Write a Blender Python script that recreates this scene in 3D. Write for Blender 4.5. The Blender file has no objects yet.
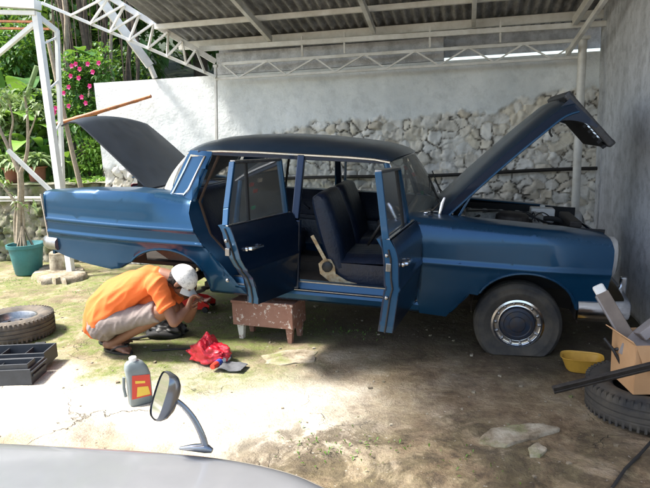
import bpy, bmesh, math, random
import numpy as np
from mathutils import Vector, Matrix, noise
R=math.radians
random.seed(7)
scn=bpy.context.scene
COL=scn.collection
# ------------------------------------------------------------ camera frame
CAM=Vector((-0.37397,-5.15801,1.65974)); PITCH=0.185875; ROLL=0.0398339; FPX=603.49; YAW=0.230036
LIFT=0.0681590
fw=Vector((-math.cos(PITCH)*0+math.cos(PITCH)*math.sin(-YAW)*-1*-1,math.cos(PITCH)*math.cos(YAW),-math.sin(PITCH)))
def toB(v):
    x,y,z=v; return Vector((x*math.cos(YAW)-y*math.sin(YAW), x*math.sin(YAW)+y*math.cos(YAW), z))
FW=toB((0,math.cos(PITCH),-math.sin(PITCH))); RT=toB((1,0,0)); UP=toB((0,math.sin(PITCH),math.cos(PITCH)))
AX=RT*math.cos(ROLL)-UP*math.sin(ROLL); AY=RT*math.sin(ROLL)+UP*math.cos(ROLL)
def ray(px,py): return FW+AX*((px-325)/FPX)+AY*((244-py)/FPX)
def at(px,py,Y):
    d=ray(px,py); return CAM+d*((Y-CAM.y)/d.y)
def gnd(px,py,z=0.0):
    d=ray(px,py); return CAM+d*((z-CAM.z)/d.z)
def dep(px,py,D): return CAM+ray(px,py)*D          # at optical depth D
cd=bpy.data.cameras.new('camera'); cam=bpy.data.objects.new('camera',cd); COL.objects.link(cam)
M=Matrix((AX,AY,-FW)).transposed().to_4x4(); M.translation=CAM; cam.matrix_world=M
cd.sensor_width=36; cd.lens=36*FPX/650; cd.clip_start=.05; cd.clip_end=800
scn.camera=cam
# ------------------------------------------------------------ materials
MATS={}
def newmat(name):
    m=bpy.data.materials.new(name); m.use_nodes=True; nt=m.node_tree; nt.nodes.clear()
    out=nt.nodes.new('ShaderNodeOutputMaterial'); b=nt.nodes.new('ShaderNodeBsdfPrincipled')
    nt.links.new(b.outputs[0],out.inputs[0]); MATS[name]=m
    return m,nt,b,out
def noi(nt,scale,detail=5,rough=.6,vec=None,dist=0):
    n=nt.nodes.new('ShaderNodeTexNoise'); n.inputs['Scale'].default_value=scale; n.inputs['Detail'].default_value=detail
    n.inputs['Roughness'].default_value=rough; n.inputs['Distortion'].default_value=dist
    if vec: nt.links.new(vec,n.inputs['Vector'])
    return n.outputs['Fac']
def ramp(nt,fac,stops):
    r=nt.nodes.new('ShaderNodeValToRGB'); e=r.color_ramp.elements
    while len(e)<len(stops): e.new(.5)
    for i,(p,c) in enumerate(stops):
        e[i].position=p; e[i].color=(*c,1) if isinstance(c,(tuple,list)) else (c,c,c,1)
    nt.links.new(fac,r.inputs[0]); return r.outputs[0]
def mixc(nt,fac,a,b,mode='MIX'):
    m=nt.nodes.new('ShaderNodeMix'); m.data_type='RGBA'; m.blend_type=mode
    for s,v in ((m.inputs[0],fac),(m.inputs[6],a),(m.inputs[7],b)):
        if hasattr(v,'is_output'): nt.links.new(v,s)
        elif isinstance(v,(tuple,list)): s.default_value=(*v,1)
        else: s.default_value=v
    return m.outputs[2]
def mth(nt,op,a,b=0.0,c=None):
    m=nt.nodes.new('ShaderNodeMath'); m.operation=op
    for s,v in ((m.inputs[0],a),(m.inputs[1],b)):
        if hasattr(v,'is_output'): nt.links.new(v,s)
        else: s.default_value=v
    return m.outputs[0]
def coord(nt,kind='Object'):
    t=nt.nodes.new('ShaderNodeTexCoord'); return t.outputs[kind]
def world_pos(nt): return nt.nodes.new('ShaderNodeNewGeometry').outputs['Position']
def bump(nt,b,h,strength=.3,dist=.01):
    n=nt.nodes.new('ShaderNodeBump'); n.inputs['Strength'].default_value=strength; n.inputs['Distance'].default_value=dist
    nt.links.new(h,n.inputs['Height']); nt.links.new(n.outputs[0],b.inputs['Normal'])
def simple(name,c,rough=.5,metal=0,var=.25,scale=12,bmp=.15,coat=0,c2=None,dist=.004,spec=.5):
    m,nt,b,o=newmat(name); v=world_pos(nt); f=noi(nt,scale,6,.65,v)
    c2=c2 or tuple(x*(1-var) for x in c)
    nt.links.new(ramp(nt,f,[(.35,c2),(.65,c)]),b.inputs['Base Color'])
    b.inputs['Roughness'].default_value=rough; b.inputs['Metallic'].default_value=metal
    b.inputs['Coat Weight'].default_value=coat; b.inputs['Coat Roughness'].default_value=.06
    b.inputs['Specular IOR Level'].default_value=spec
    f2=noi(nt,scale*5,4,.6,v)
    rr=nt.nodes.new('ShaderNodeMapRange'); nt.links.new(f,rr.inputs[0]); rr.inputs[3].default_value=max(0,rough-.08); rr.inputs[4].default_value=min(1,rough+.12)
    nt.links.new(rr.outputs[0],b.inputs['Roughness'])
    if bmp: bump(nt,b,f2,bmp,dist)
    return m
# car paint with dust
def paint(name,c,dust=.35,rough=.28,metal=.5):
    m,nt,b,o=newmat(name); v=world_pos(nt)
    f=noi(nt,2.2,7,.7,v); g=noi(nt,26,5,.7,v)
    geo=nt.nodes.new('ShaderNodeNewGeometry'); sp=nt.nodes.new('ShaderNodeSeparateXYZ'); nt.links.new(geo.outputs['Normal'],sp.inputs[0])
    up=mth(nt,'MAXIMUM',sp.outputs[2],0.0)
    du=mth(nt,'MULTIPLY',mth(nt,'ADD',mth(nt,'MULTIPLY',up,.8),.12),mth(nt,'ADD',f,g))
    du=mth(nt,'MULTIPLY',du,dust)
    nt.links.new(mixc(nt,du,mixc(nt,f,c,tuple(x*1.25 for x in c)),(.22,.23,.24)),b.inputs['Base Color'])
    b.inputs['Metallic'].default_value=metal
    rr=mth(nt,'ADD',mth(nt,'MULTIPLY',du,.9),rough); nt.links.new(rr,b.inputs['Roughness'])
    b.inputs['Coat Weight'].default_value=.30; cr=mth(nt,'ADD',mth(nt,'MULTIPLY',du,1.0),.03); nt.links.new(cr,b.inputs['Coat Roughness'])
    bump(nt,b,noi(nt,5.0,2,.5,v),.22,.010)
    return m
paint('paint_blue',(.003,.047,.112),dust=.05,rough=.25,metal=.5); paint('paint_dusty',(.004,.028,.062),dust=.13,rough=.27)
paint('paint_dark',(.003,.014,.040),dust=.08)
paint('paint_inner',(.008,.062,.145),dust=.12,rough=.32)
simple('lid_grey',(.012,.020,.034),.50,0,.3,6,.1,coat=.1)
simple('primer',(.20,.16,.13),.8,0,.4,14,.4)
simple('underside',(.035,.028,.022),.9,0,.4,12,.5)
simple('chrome',(.75,.76,.78),.16,1,.12,30,.05)
simple('dull_chrome',(.38,.38,.38),.34,1,.3,40,.15)
simple('trim_white',(.5,.5,.49),.4,.3,.2,30,.1)
simple('shell_grey',(.075,.078,.085),.45,.5,.4,40,.2)
simple('rubber',(.018,.018,.019),.75,0,.3,30,.3)
simple('tyre_rubber',(.024,.025,.027),.80,0,.5,6,.35,c2=(.075,.066,.052))
simple('tyre_dusty',(.15,.125,.095),.9,0,.4,10,.35,c2=(.06,.055,.05))
simple('leather',(.009,.019,.046),.36,0,.3,9,.35,dist=.01)
simple('leather_lit',(.014,.024,.05),.5,0,.3,9,.3,dist=.01)
simple('headliner',(.55,.50,.42),.9,0,.15,9,.2)
simple('dark_inside',(.012,.013,.016),.8,0,.3,9,.2)
simple('engine_grey',(.34,.34,.32),.55,.3,.6,18,.5)
simple('cream_metal',(.62,.55,.38),.45,0,.3,25,.2,c2=(.35,.22,.10))
simple('seal_brown',(.075,.045,.028),.8,0,.4,22,.3)
simple('rust',(.16,.07,.035),.9,0,.5,22,.5)
simple('rim_blue',(.010,.026,.055),.5,.1,.3,22,.2,c2=(.045,.035,.03))
simple('lens_red',(.35,.02,.015),.2,0,.2,20,.05,coat=.5)
simple('skin',(.215,.10,.06),.55,0,.12,7,.12)
simple('skin_light',(.40,.23,.15),.55,0,.12,7,.12)
simple('hair',(.012,.010,.009),.6,0,.3,60,.5)
simple('shirt_orange',(.80,.16,.03),.8,0,.12,5,.25,dist=.008)
simple('shorts_grey',(.24,.20,.185),.9,0,.22,11,.3,dist=.006)
simple('cap_white',(.50,.50,.48),.85,0,.0,8,.2)
simple('steel_white',(.76,.76,.73),.45,.1,.25,5,.25,c2=(.56,.54,.49))
simple('lattice_white',(.78,.79,.76),.5,0,.15,6,.2)
simple('pot_teal',(.045,.20,.215),.5,0,.25,6,.2)
simple('pot_terra',(.32,.13,.08),.8,0,.3,8,.3)
simple('soil',(.03,.045,.018),.95,0,.4,30,.6,dist=.02)
simple('bark_pale',(.36,.30,.22),.85,0,.4,20,.6)
simple('bark_dark',(.14,.105,.075),.95,0,.5,16,.8,dist=.03)
simple('bamboo_orange',(.50,.17,.05),.5,0,.5,14,.25,c2=(.22,.09,.04))
simple('jack_red',(.62,.02,.015),.35,0,.15,20,.05,coat=.4)
simple('plastic_black',(.02,.021,.023),.45,0,.3,25,.15)
simple('toolbox_grey',(.045,.05,.058),.5,0,.3,14,.15)
simple('cloth_grey',(.10,.105,.115),.9,0,.3,20,.3)
simple('bottle_grey',(.20,.235,.24),.35,0,.15,12,.08)
simple('label_red',(.60,.05,.03),.4,0,.1,20,.05)
simple('label_yellow',(.75,.50,.06),.4,0,.1,20,.05)
simple('white_plastic',(.75,.75,.73),.4,0,.1,20,.05)
simple('blue_plastic',(.03,.06,.30),.4,0,.1,20,.05)
simple('yellow_bowl',(.62,.36,.055),.45,0,.2,9,.1)
simple('cardboard',(.50,.30,.155),.85,0,.12,5,.15,c2=(.42,.245,.12))
simple('card_grey',(.20,.165,.14),.8,0,.25,12,.15)
simple('grey_box',(.27,.25,.25),.7,0,.2,12,.1)
simple('iron_dark',(.05,.045,.042),.6,.5,.5,25,.4)
simple('green_strap',(.02,.42,.22),.6,0,.2,20,.1)
simple('white_paint',(.23,.235,.245),.35,.25,.12,3,.03,coat=1.0)
simple('mirror_back',(.26,.27,.29),.22,.85,.15,20,.05)
simple('flower_pink',(.80,.06,.30),.6,0,.25,40,.0)
simple('pipe_black',(.02,.017,.015),.6,0,.4,14,.2)
simple('pale_pipe',(.60,.58,.52),.6,0,.2,14,.2)
def leafmat(name,c,c2,trans=.35):
    m,nt,b,o=newmat(name); v=world_pos(nt); f=noi(nt,3.2,5,.7,v)
    col=ramp(nt,f,[(.32,c2),(.68,c)]); nt.links.new(col,b.inputs['Base Color']); b.inputs['Roughness'].default_value=.45
    t=nt.nodes.new('ShaderNodeBsdfTranslucent'); nt.links.new(mixc(nt,.5,col,(.25,.40,.03)),t.inputs[0])
    mx=nt.nodes.new('ShaderNodeMixShader'); mx.inputs[0].default_value=trans
    nt.links.new(b.outputs[0],mx.inputs[1]); nt.links.new(t.outputs[0],mx.inputs[2]); nt.links.new(mx.outputs[0],o.inputs[0])
leafmat('leaf_fresh',(.26,.42,.07),(.11,.27,.04)); leafmat('leaf_mid',(.10,.25,.05),(.04,.12,.025)); leafmat('leaf_dark',(.09,.19,.05),(.035,.09,.025),.3)
leafmat('leaf_pale',(.34,.42,.22),(.16,.25,.10)); leafmat('grass_leaf',(.12,.26,.04),(.06,.13,.02))
def glass(name,tint=(.86,.9,.9),rough=.02,dirt_haze=.12):
    m,nt,b,o=newmat(name); nt.nodes.remove(b); v=world_pos(nt)
    tr=nt.nodes.new('ShaderNodeBsdfTransparent'); tr.inputs[0].default_value=(*tint,1)
    gl=nt.nodes.new('ShaderNodeBsdfGlossy'); gl.inputs['Roughness'].default_value=rough
    lw=nt.nodes.new('ShaderNodeFresnel'); lw.inputs[0].default_value=1.5
    mx=nt.nodes.new('ShaderNodeMixShader'); nt.links.new(lw.outputs[0],mx.inputs[0]); nt.links.new(tr.outputs[0],mx.inputs[1]); nt.links.new(gl.outputs[0],mx.inputs[2])
    di=nt.nodes.new('ShaderNodeBsdfDiffuse'); di.inputs[0].default_value=(.34,.35,.33,1)
    m2=nt.nodes.new('ShaderNodeMixShader'); f=mth(nt,'MULTIPLY',noi(nt,4,6,.7,v),dirt_haze*2); nt.links.new(f,m2.inputs[0])
    nt.links.new(mx.outputs[0],m2.inputs[1]); nt.links.new(di.outputs[0],m2.inputs[2]); nt.links.new(m2.outputs[0],o.inputs[0])
glass('glass'); glass('glass_painted_haze',(.9,.93,.93),.04,.75); glass('glass_mid',(.92,.94,.94),.03,.20); glass('glass_dusty',(.62,.66,.64),.08,.28); glass('lamp_glass',(.9,.9,.9),.1,.35); glass('glass_dark',(.42,.5,.54),.05,.16)  # rear window pane: sun haze painted on as a pale diffuse film
# concrete wall
def wallmat(name,base,dirty,streak):
    m,nt,b,o=newmat(name); v=world_pos(nt)
    mp=nt.nodes.new('ShaderNodeMapping'); mp.inputs['Scale'].default_value=(1,1,.35); nt.links.new(v,mp.inputs[0])
    f=noi(nt,1.6,8,.68,mp.outputs[0]); g=noi(nt,9,7,.72,v); h=noi(nt,60,3,.6,v)
    c=ramp(nt,f,[(.3,dirty),(.58,base)]); c=mixc(nt,ramp(nt,g,[(.45,0.0),(.62,streak)]),c,tuple(x*.6 for x in dirty))
    nt.links.new(c,b.inputs['Base Color']); b.inputs['Roughness'].default_value=.92
    hh=mth(nt,'ADD',mth(nt,'MULTIPLY',h,.8),g); bump(nt,b,hh,.7,.014)
wallmat('plaster',(.82,.85,.845),(.62,.66,.66),.25)
wallmat('side_plaster',(.68,.70,.74),(.42,.44,.47),.5)
# rubble: colour attribute holds cell id (r), joint mask (g), plaster mask (b)
m,nt,b,o=newmat('rubble'); v=world_pos(nt)
at_=nt.nodes.new('ShaderNodeAttribute'); at_.attribute_name='cell'; sp=nt.nodes.new('ShaderNodeSeparateColor'); nt.links.new(at_.outputs['Color'],sp.inputs[0])
f=noi(nt,7,8,.72,v); g=noi(nt,2.0,5,.6,v)
stone=ramp(nt,sp.outputs[0],[(0,(.80,.78,.72)),(.3,(.74,.73,.69)),(.6,(.72,.66,.54)),(.85,(.85,.84,.80)),(1,(.60,.53,.42))])
stone=mixc(nt,ramp(nt,f,[(.46,0.0),(.68,.5)]),stone,(.40,.34,.25))
joint=mixc(nt,ramp(nt,f,[(.35,0.0),(.62,1.0)]),(.20,.17,.13),(.045,.035,.025))
c=mixc(nt,sp.outputs[1],stone,joint)
pl=ramp(nt,noi(nt,1.4,8,.68,v),[(.3,(.62,.66,.67)),(.58,(.83,.86,.86))])
pl=mixc(nt,ramp(nt,noi(nt,8,7,.72,v),[(.5,0.0),(.66,.25)]),pl,(.34,.36,.36))
spz=nt.nodes.new('ShaderNodeSeparateXYZ'); nt.links.new(v,spz.inputs[0])
c=mixc(nt,sp.outputs[2],c,pl)
nt.links.new(c,b.inputs['Base Color']); b.inputs['Roughness'].default_value=.93; bump(nt,b,noi(nt,34,6,.7,v),.6,.012)
m,nt,b,o=newmat('garden_stone'); v=world_pos(nt)
at_=nt.nodes.new('ShaderNodeAttribute'); at_.attribute_name='cell'; sp=nt.nodes.new('ShaderNodeSeparateColor'); nt.links.new(at_.outputs['Color'],sp.inputs[0])
f=noi(nt,5,7,.7,v)
stone=ramp(nt,sp.outputs[0],[(0,(.20,.19,.15)),(.5,(.30,.27,.21)),(1,(.14,.14,.11))])
stone=mixc(nt,ramp(nt,f,[(.45,0.0),(.6,.8)]),stone,(.12,.16,.05))
nt.links.new(mixc(nt,sp.outputs[1],stone,(.05,.045,.03)),b.inputs['Base Color']); b.inputs['Roughness'].default_value=.95; bump(nt,b,noi(nt,30,6,.7,v),.6,.02)
# ground
m,nt,b,o=newmat('ground_concrete'); v=world_pos(nt)
def vmul(s):
    mp=nt.nodes.new('ShaderNodeMapping'); mp.inputs['Scale'].default_value=s; nt.links.new(v,mp.inputs[0]); return mp.outputs[0]
n1=noi(nt,.75,9,.62,v,.4); n2=noi(nt,2.6,9,.7,v,.3); n3=noi(nt,11,8,.72,v); n4=noi(nt,70,4,.7,v)
c=ramp(nt,n2,[(.32,(.09,.060,.035)),(.45,(.20,.145,.09)),(.56,(.34,.27,.18)),(.70,(.50,.43,.33))])
sx=nt.nodes.new('ShaderNodeSeparateXYZ'); nt.links.new(v,sx.inputs[0])
def smooth(val,a,b_):
    r=nt.nodes.new('ShaderNodeMapRange'); r.interpolation_type='SMOOTHSTEP'; nt.links.new(val,r.inputs[0]); r.inputs[1].default_value=a; r.inputs[2].default_value=b_; return r.outputs[0]
# pale apron towards the yard with the sunlit patch painted in, brown oily patch by the front wheel, mossy strip along the car
wob=mth(nt,'MULTIPLY',mth(nt,'SUBTRACT',n1,.5),2.2)
yy=mth(nt,'ADD',sx.outputs[1],wob); xx=mth(nt,'ADD',sx.outputs[0],wob)
pale=mth(nt,'MULTIPLY',mth(nt,'SUBTRACT',1.0,smooth(yy,-1.85,-1.2)),mth(nt,'SUBTRACT',1.0,smooth(xx,-1.3,-.5)))
pale=mth(nt,'MULTIPLY',pale,smooth(yy,-2.75,-2.1)); c=mixc(nt,mth(nt,'MULTIPLY',pale,.85),c,ramp(nt,n3,[(.3,(.46,.41,.33)),(.6,(.66,.62,.54))]))
brown=mth(nt,'MULTIPLY',smooth(xx,-1.5,-.5),ramp(nt,n2,[(.35,.95),(.66,.35)]))
c=mixc(nt,brown,c,ramp(nt,n3,[(.32,(.055,.034,.020)),(.47,(.17,.11,.065)),(.60,(.29,.215,.135)),(.72,(.40,.33,.24))]))
front=mth(nt,'MULTIPLY',mth(nt,'SUBTRACT',1.0,smooth(yy,-2.3,-1.8)),mth(nt,'MULTIPLY',smooth(xx,-2.2,-1.2),ramp(nt,noi(nt,2.4,9,.74,v,.8),[(.44,0.0),(.53,.85)])))
c=mixc(nt,front,c,ramp(nt,n3,[(.35,(.03,.020,.012)),(.6,(.12,.085,.05)),(.75,(.22,.18,.12))]))
car_shade=mth(nt,'MULTIPLY',smooth(yy,-1.35,-.7),mth(nt,'MULTIPLY',smooth(xx,-3.4,-2.3),.75))  # ground colour darkened below the car, its shade painted in
c=mixc(nt,car_shade,c,(.030,.020,.012))
moss=mth(nt,'MULTIPLY',ramp(nt,noi(nt,1.5,9,.72,v,.5),[(.36,0.0),(.54,1.0)]),ramp(nt,n3,[(.36,.2),(.58,1.0)]))
mreg=mth(nt,'MAXIMUM',mth(nt,'MULTIPLY',mth(nt,'SUBTRACT',1.0,smooth(xx,-2.4,-1.0)),smooth(yy,-2.0,-1.5)),.13)
moss=mth(nt,'MULTIPLY',moss,mreg)
c=mixc(nt,moss,c,mixc(nt,n4,(.07,.10,.018),(.20,.24,.05)))
vo=nt.nodes.new('ShaderNodeTexVoronoi'); vo.feature='DISTANCE_TO_EDGE'; vo.inputs['Scale'].default_value=1.15
dv=nt.nodes.new('ShaderNodeVectorMath'); dv.operation='ADD'; nn=nt.nodes.new('ShaderNodeTexNoise'); nn.inputs['Scale'].default_value=2.2; nn.inputs['Detail'].default_value=7; nt.links.new(v,nn.inputs['Vector'])
nt.links.new(v,dv.inputs[0]); nt.links.new(nn.outputs['Color'],dv.inputs[1]); nt.links.new(dv.outputs[0],vo.inputs['Vector'])
cr=ramp(nt,vo.outputs['Distance'],[(.0,1.0),(.008,.0)])
cr=mth(nt,'MULTIPLY',cr,ramp(nt,noi(nt,1.1,3,.5,v),[(.50,0.0),(.66,1.0)]))
c=mixc(nt,mth(nt,'MULTIPLY',cr,.7),c,(.05,.045,.03))
spk=ramp(nt,noi(nt,38,2,.5,v),[(.70,0.0),(.74,1.0)]); c=mixc(nt,mth(nt,'MULTIPLY',spk,.5),c,(.55,.52,.46))
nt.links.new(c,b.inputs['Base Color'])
nt.links.new(ramp(nt,n2,[(.3,.55),(.6,.92)]),b.inputs['Roughness'])
hh=mth(nt,'ADD',mth(nt,'MULTIPLY',n2,1.6),mth(nt,'ADD',mth(nt,'MULTIPLY',n3,.8),mth(nt,'MULTIPLY',n4,.25))); hh=mth(nt,'SUBTRACT',hh,mth(nt,'MULTIPLY',cr,1.0))
bump(nt,b,hh,.9,.035)
# broken slab stone
m,nt,b,o=newmat('slab_stone'); v=world_pos(nt); f=noi(nt,7,8,.7,v)
nt.links.new(mixc(nt,ramp(nt,noi(nt,3,6,.7,v),[(.52,0.0),(.66,.8)]),ramp(nt,f,[(.34,(.10,.075,.045)),(.46,(.24,.20,.14)),(.62,(.40,.36,.28))]),(.16,.19,.05)),b.inputs['Base Color']); b.inputs['Roughness'].default_value=.9; bump(nt,b,noi(nt,25,7,.7,v),.7,.02)
# corrugated sheet
m,nt,b,o=newmat('roof_sheet'); v=world_pos(nt); mp=nt.nodes.new('ShaderNodeMapping'); mp.inputs['Scale'].default_value=(1,.12,1); nt.links.new(v,mp.inputs[0])
f=noi(nt,14,7,.75,mp.outputs[0]); g=noi(nt,3,5,.7,v)
c=ramp(nt,f,[(.3,(.09,.09,.09)),(.5,(.24,.24,.24)),(.7,(.42,.42,.42))]); c=mixc(nt,ramp(nt,g,[(.5,0.0),(.7,.6)]),c,(.07,.065,.06))
nt.links.new(c,b.inputs['Base Color']); b.inputs['Roughness'].default_value=.8; bump(nt,b,f,.3,.004)
# chipped brown stool paint
m,nt,b,o=newmat('stool_paint'); v=world_pos(nt); f=noi(nt,26,7,.7,v,.6); g=noi(nt,8,5,.6,v)
c=ramp(nt,g,[(.3,(.26,.125,.085)),(.7,(.34,.18,.13))]); c=mixc(nt,ramp(nt,f,[(.585,0.0),(.605,1.0)]),c,(.62,.53,.46))
nt.links.new(c,b.inputs['Base Color']); b.inputs['Roughness'].default_value=.75; bump(nt,b,f,.4,.004)
m,nt,b,o=newmat('stool_white'); v=world_pos(nt); f=noi(nt,18,6,.7,v)
nt.links.new(ramp(nt,f,[(.35,(.30,.17,.12)),(.47,(.70,.67,.60))]),b.inputs['Base Color']); b.inputs['Roughness'].default_value=.75
# printed cap
m,nt,b,o=newmat('cap_print'); v=world_pos(nt); f=noi(nt,42,3,.6,v,1.2)
nt.links.new(ramp(nt,f,[(.54,(.66,.65,.62)),(.60,(.34,.34,.33)),(.68,(.66,.65,.62))]),b.inputs['Base Color']); b.inputs['Roughness'].default_value=.85
# shirt with a pale front-side print is plain orange; red bag film
m,nt,b,o=newmat('bag_red'); v=world_pos(nt); b.inputs['Base Color'].default_value=(.55,.012,.03,1); b.inputs['Roughness'].default_value=.22; b.inputs['Subsurface Weight'].default_value=.0; b.inputs['Coat Weight'].default_value=.4
bump(nt,b,noi(nt,36,5,.7,v,1.5),.7,.01)
m,nt,b,o=newmat('mirror'); b.inputs['Metallic'].default_value=1; b.inputs['Roughness'].default_value=.03; b.inputs['Base Color'].default_value=(.55,.56,.58,1)
# ------------------------------------------------------------ mesh builder
class MB:
    def __init__(s): s.v=[]; s.f=[]
    def add(s,vs,fs):
        o=len(s.v); s.v+= [Vector(p) for p in vs]; s.f+=[tuple(i+o for i in f) for f in fs]; return s
    def box(s,c,d,rot=None):
        hx,hy,hz=[k/2 for k in d]; P=[Vector((x,y,z)) for x in(-hx,hx) for y in(-hy,hy) for z in(-hz,hz)]
        if rot is not None: P=[rot@p for p in P]
        c=Vector(c); return s.add([p+c for p in P],[(0,1,3,2),(4,6,7,5),(0,4,5,1),(2,3,7,6),(0,2,6,4),(1,5,7,3)])
    def bar(s,a,b,w,h=None,up=(0,0,1)):
        a=Vector(a); b=Vector(b); d=(b-a); L=d.length; d=d/L; u=Vector(up); 
        if abs(d.dot(u))>.98: u=Vector((1,0,0))
        r=d.cross(u).normalized(); u=r.cross(d); m=Matrix((d,r,u)).transposed()
        return s.box((a+b)/2,(L,w,h or w),m)
    def tube(s,pts,r,n=10,caps=True,sq=1.0,closed=False):
        pts=[Vector(p) for p in pts]; k=len(pts); rr=r if isinstance(r,(list,tuple)) else [r]*k
        T=[]
        for i in range(k):
            a=pts[(i-1)%k] if (closed or i>0) else pts[i]; b=pts[(i+1)%k] if (closed or i<k-1) else pts[i]
            T.append((b-a).normalized())
        u=Vector((0,0,1)) if abs(T[0].z)<.9 else Vector((1,0,0)); vs=[];fs=[]
        for i in range(k):
            u=(u-T[i]*u.dot(T[i])).normalized(); w=T[i].cross(u)
            for j in range(n):
                a=2*math.pi*j/n; vs.append(pts[i]+u*math.cos(a)*rr[i]+w*math.sin(a)*rr[i]*sq)
        for i in range(k if closed else k-1):
            for j in range(n):
                i2=(i+1)%k; fs.append((i*n+j,i*n+(j+1)%n,i2*n+(j+1)%n,i2*n+j))
        if caps and not closed: fs+= [tuple(range(n))[::-1],tuple((k-1)*n+j for j in range(n))]
        return s.add(vs,fs)
    def lathe(s,prof,c,axis=(0,0,1),n=32,a0=0,a1=2*math.pi,flat=None):
        ax=Vector(axis).normalized(); u=Vector((1,0,0)) if abs(ax.x)<.9 else Vector((0,1,0)); u=(u-ax*u.dot(ax)).normalized(); w=ax.cross(u); c=Vector(c)
        full=abs(a1-a0-2*math.pi)<1e-4; m=n if full else n+1; vs=[];fs=[]
        for (r,h) in prof:
            for j in range(m):
                a=a0+(a1-a0)*j/n; vs.append(c+ax*h+(u*math.cos(a)+w*math.sin(a))*r)
        for i in range(len(prof)-1):
            for j in range(n):
                j2=(j+1)%m; fs.append((i*m+j,i*m+j2,(i+1)*m+j2,(i+1)*m+j))
        return s.add(vs,fs)
    def grid(s,fn,nu,nv):
        vs=[fn(i/nu,j/nv) for i in range(nu+1) for j in range(nv+1)]
        return s.add(vs,[(i*(nv+1)+j,(i+1)*(nv+1)+j,(i+1)*(nv+1)+j+1,i*(nv+1)+j+1) for i in range(nu) for j in range(nv)])
    def prism(s,poly,ext,fn):
        n=len(poly); vs=[fn(p[0],p[1],0) for p in poly]+[fn(p[0],p[1],ext) for p in poly]
        return s.add(vs,[tuple(range(n))[::-1],tuple(range(n,2*n))]+[(i,(i+1)%n,n+(i+1)%n,n+i) for i in range(n)])
    def ball(s,c,r,n=12,m=8,rot=None):
        r=r if isinstance(r,(tuple,list)) else (r,r,r); c=Vector(c); vs=[];fs=[]
        for i in range(m+1):
            t=math.pi*i/m
            for j in range(n):
                a=2*math.pi*j/n; p=Vector((r[0]*math.sin(t)*math.cos(a),r[1]*math.sin(t)*math.sin(a),r[2]*math.cos(t)))
                vs.append(c+(rot@p if rot is not None else p))
        for i in range(m):
            for j in range(n): fs.append((i*n+j,i*n+(j+1)%n,(i+1)*n+(j+1)%n,(i+1)*n+j))
        return s.add(vs,fs)
    def leaf(s,p,d,up,L,W,droop=.3):
        p=Vector(p); d=Vector(d).normalized(); r=d.cross(Vector(up)); 
        if r.length<.01: r=Vector((1,0,0))
        r.normalize(); u=r.cross(d)
        a=p; b=p+d*L*.5+u*L*.06; c=p+d*L-Vector((0,0,1))*L*droop
        return s.add([a,b+r*W*.5,b-r*W*.5,c,b-u*W*.12],[(0,1,4),(1,3,4),(0,4,2),(4,3,2)])
ROOTM={}
def rootmat(o):
    while o.parent: o=o.parent
    return Matrix.LocRotScale(o.location,o.rotation_euler.to_quaternion(),o.scale)
def link(name,mb,mat,parent=None,world=False,smooth=40,bevel=0,solid=0,sub=0,weld=True):
    me=bpy.data.meshes.new(name); me.from_pydata([tuple(v) for v in mb.v],[],mb.f); me.update()
    bm=bmesh.new(); bm.from_mesh(me)
    if weld: bmesh.ops.remove_doubles(bm,verts=bm.verts,dist=1e-5)
    if weld: bmesh.ops.recalc_face_normals(bm,faces=bm.faces)
    if world and parent: bmesh.ops.transform(bm,matrix=rootmat(parent).inverted(),verts=bm.verts)
    for f in bm.faces: f.smooth=smooth>0
    if smooth>0:
        th=R(smooth)
        for e in bm.edges:
            if len(e.link_faces)==2 and e.calc_face_angle(0)>th: e.smooth=False
    bm.to_mesh(me); bm.free()
    o=bpy.data.objects.new(name,me); COL.objects.link(o); me.materials.append(MATS[mat])
    if parent: o.parent=parent
    if solid: md=o.modifiers.new('s','SOLIDIFY'); md.thickness=solid; md.offset=0
    if solid and smooth: md=o.modifiers.new('e','EDGE_SPLIT'); md.split_angle=R(50)
    if sub: md=o.modifiers.new('u','SUBSURF'); md.levels=md.render_levels=sub
    if bevel: md=o.modifiers.new('b','BEVEL'); md.width=bevel; md.segments=2; md.limit_method='ANGLE'
    return o
def tag(o,label=None,cat=None,group=None,kind=None):
    if label: o['label']=label
    if cat: o['category']=cat
    if group: o['group']=group
    if kind: o['kind']=kind
    return o
def thing(name,label,cat,loc=(0,0,0),rot=(0,0,0),group=None):
    o=bpy.data.objects.new(name,None); COL.objects.link(o); o.location=loc; o.rotation_euler=rot; o.empty_display_size=.1
    return tag(o,label,cat,group)
def lerp(a,b,t): return a+(b-a)*t
def interp(x,pts):
    if x<=pts[0][0]: return pts[0][1]
    for (a,b),(c,d) in zip(pts,pts[1:]):
        if x<=c: return b+(d-b)*(x-a)/(c-a)
    return pts[-1][1]
def nz(p,s=1.0): return noise.fractal(Vector(p)*s,1.0,2.0,4)
# ------------------------------------------------------------ setting
def spaced(a,b,fine0,fine1,st):
    xs=list(np.arange(fine0,fine1+1e-6,st)); x=fine0; g=st
    while x>a: g*=1.45; x-=g; xs.insert(0,max(x,a))
    x=fine1; g=st
    while x<b: g*=1.45; x+=g; xs.append(min(x,b))
    return xs
def gz(x,y):
    if x<-9 or x>3 or y<-5 or y>3: return -.01
    h=.016*nz((x,y,0),1.1)+.006*nz((x,y,5),5)
    m=min(1,max(0,(-1.75-y)/.3))*min(1,max(0,(x+2.0)/.5))
    if m>0:
        q=nz((x,y,9),1.5)+.35*nz((x,y,4),6); h+=m*.020*min(1,max(0,q*7+.4))-m*.012
    return h
gx=spaced(-150,150,-7.5,2.0,.035); gy=spaced(-60,250,-3.4,2.2,.035)
mb=MB(); ny=len(gy)
mb.add([(x,y,gz(x,y)) for x in gx for y in gy],[(i*ny+j,(i+1)*ny+j,(i+1)*ny+j+1,i*ny+j+1) for i in range(len(gx)-1) for j in range(ny-1)])
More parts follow.
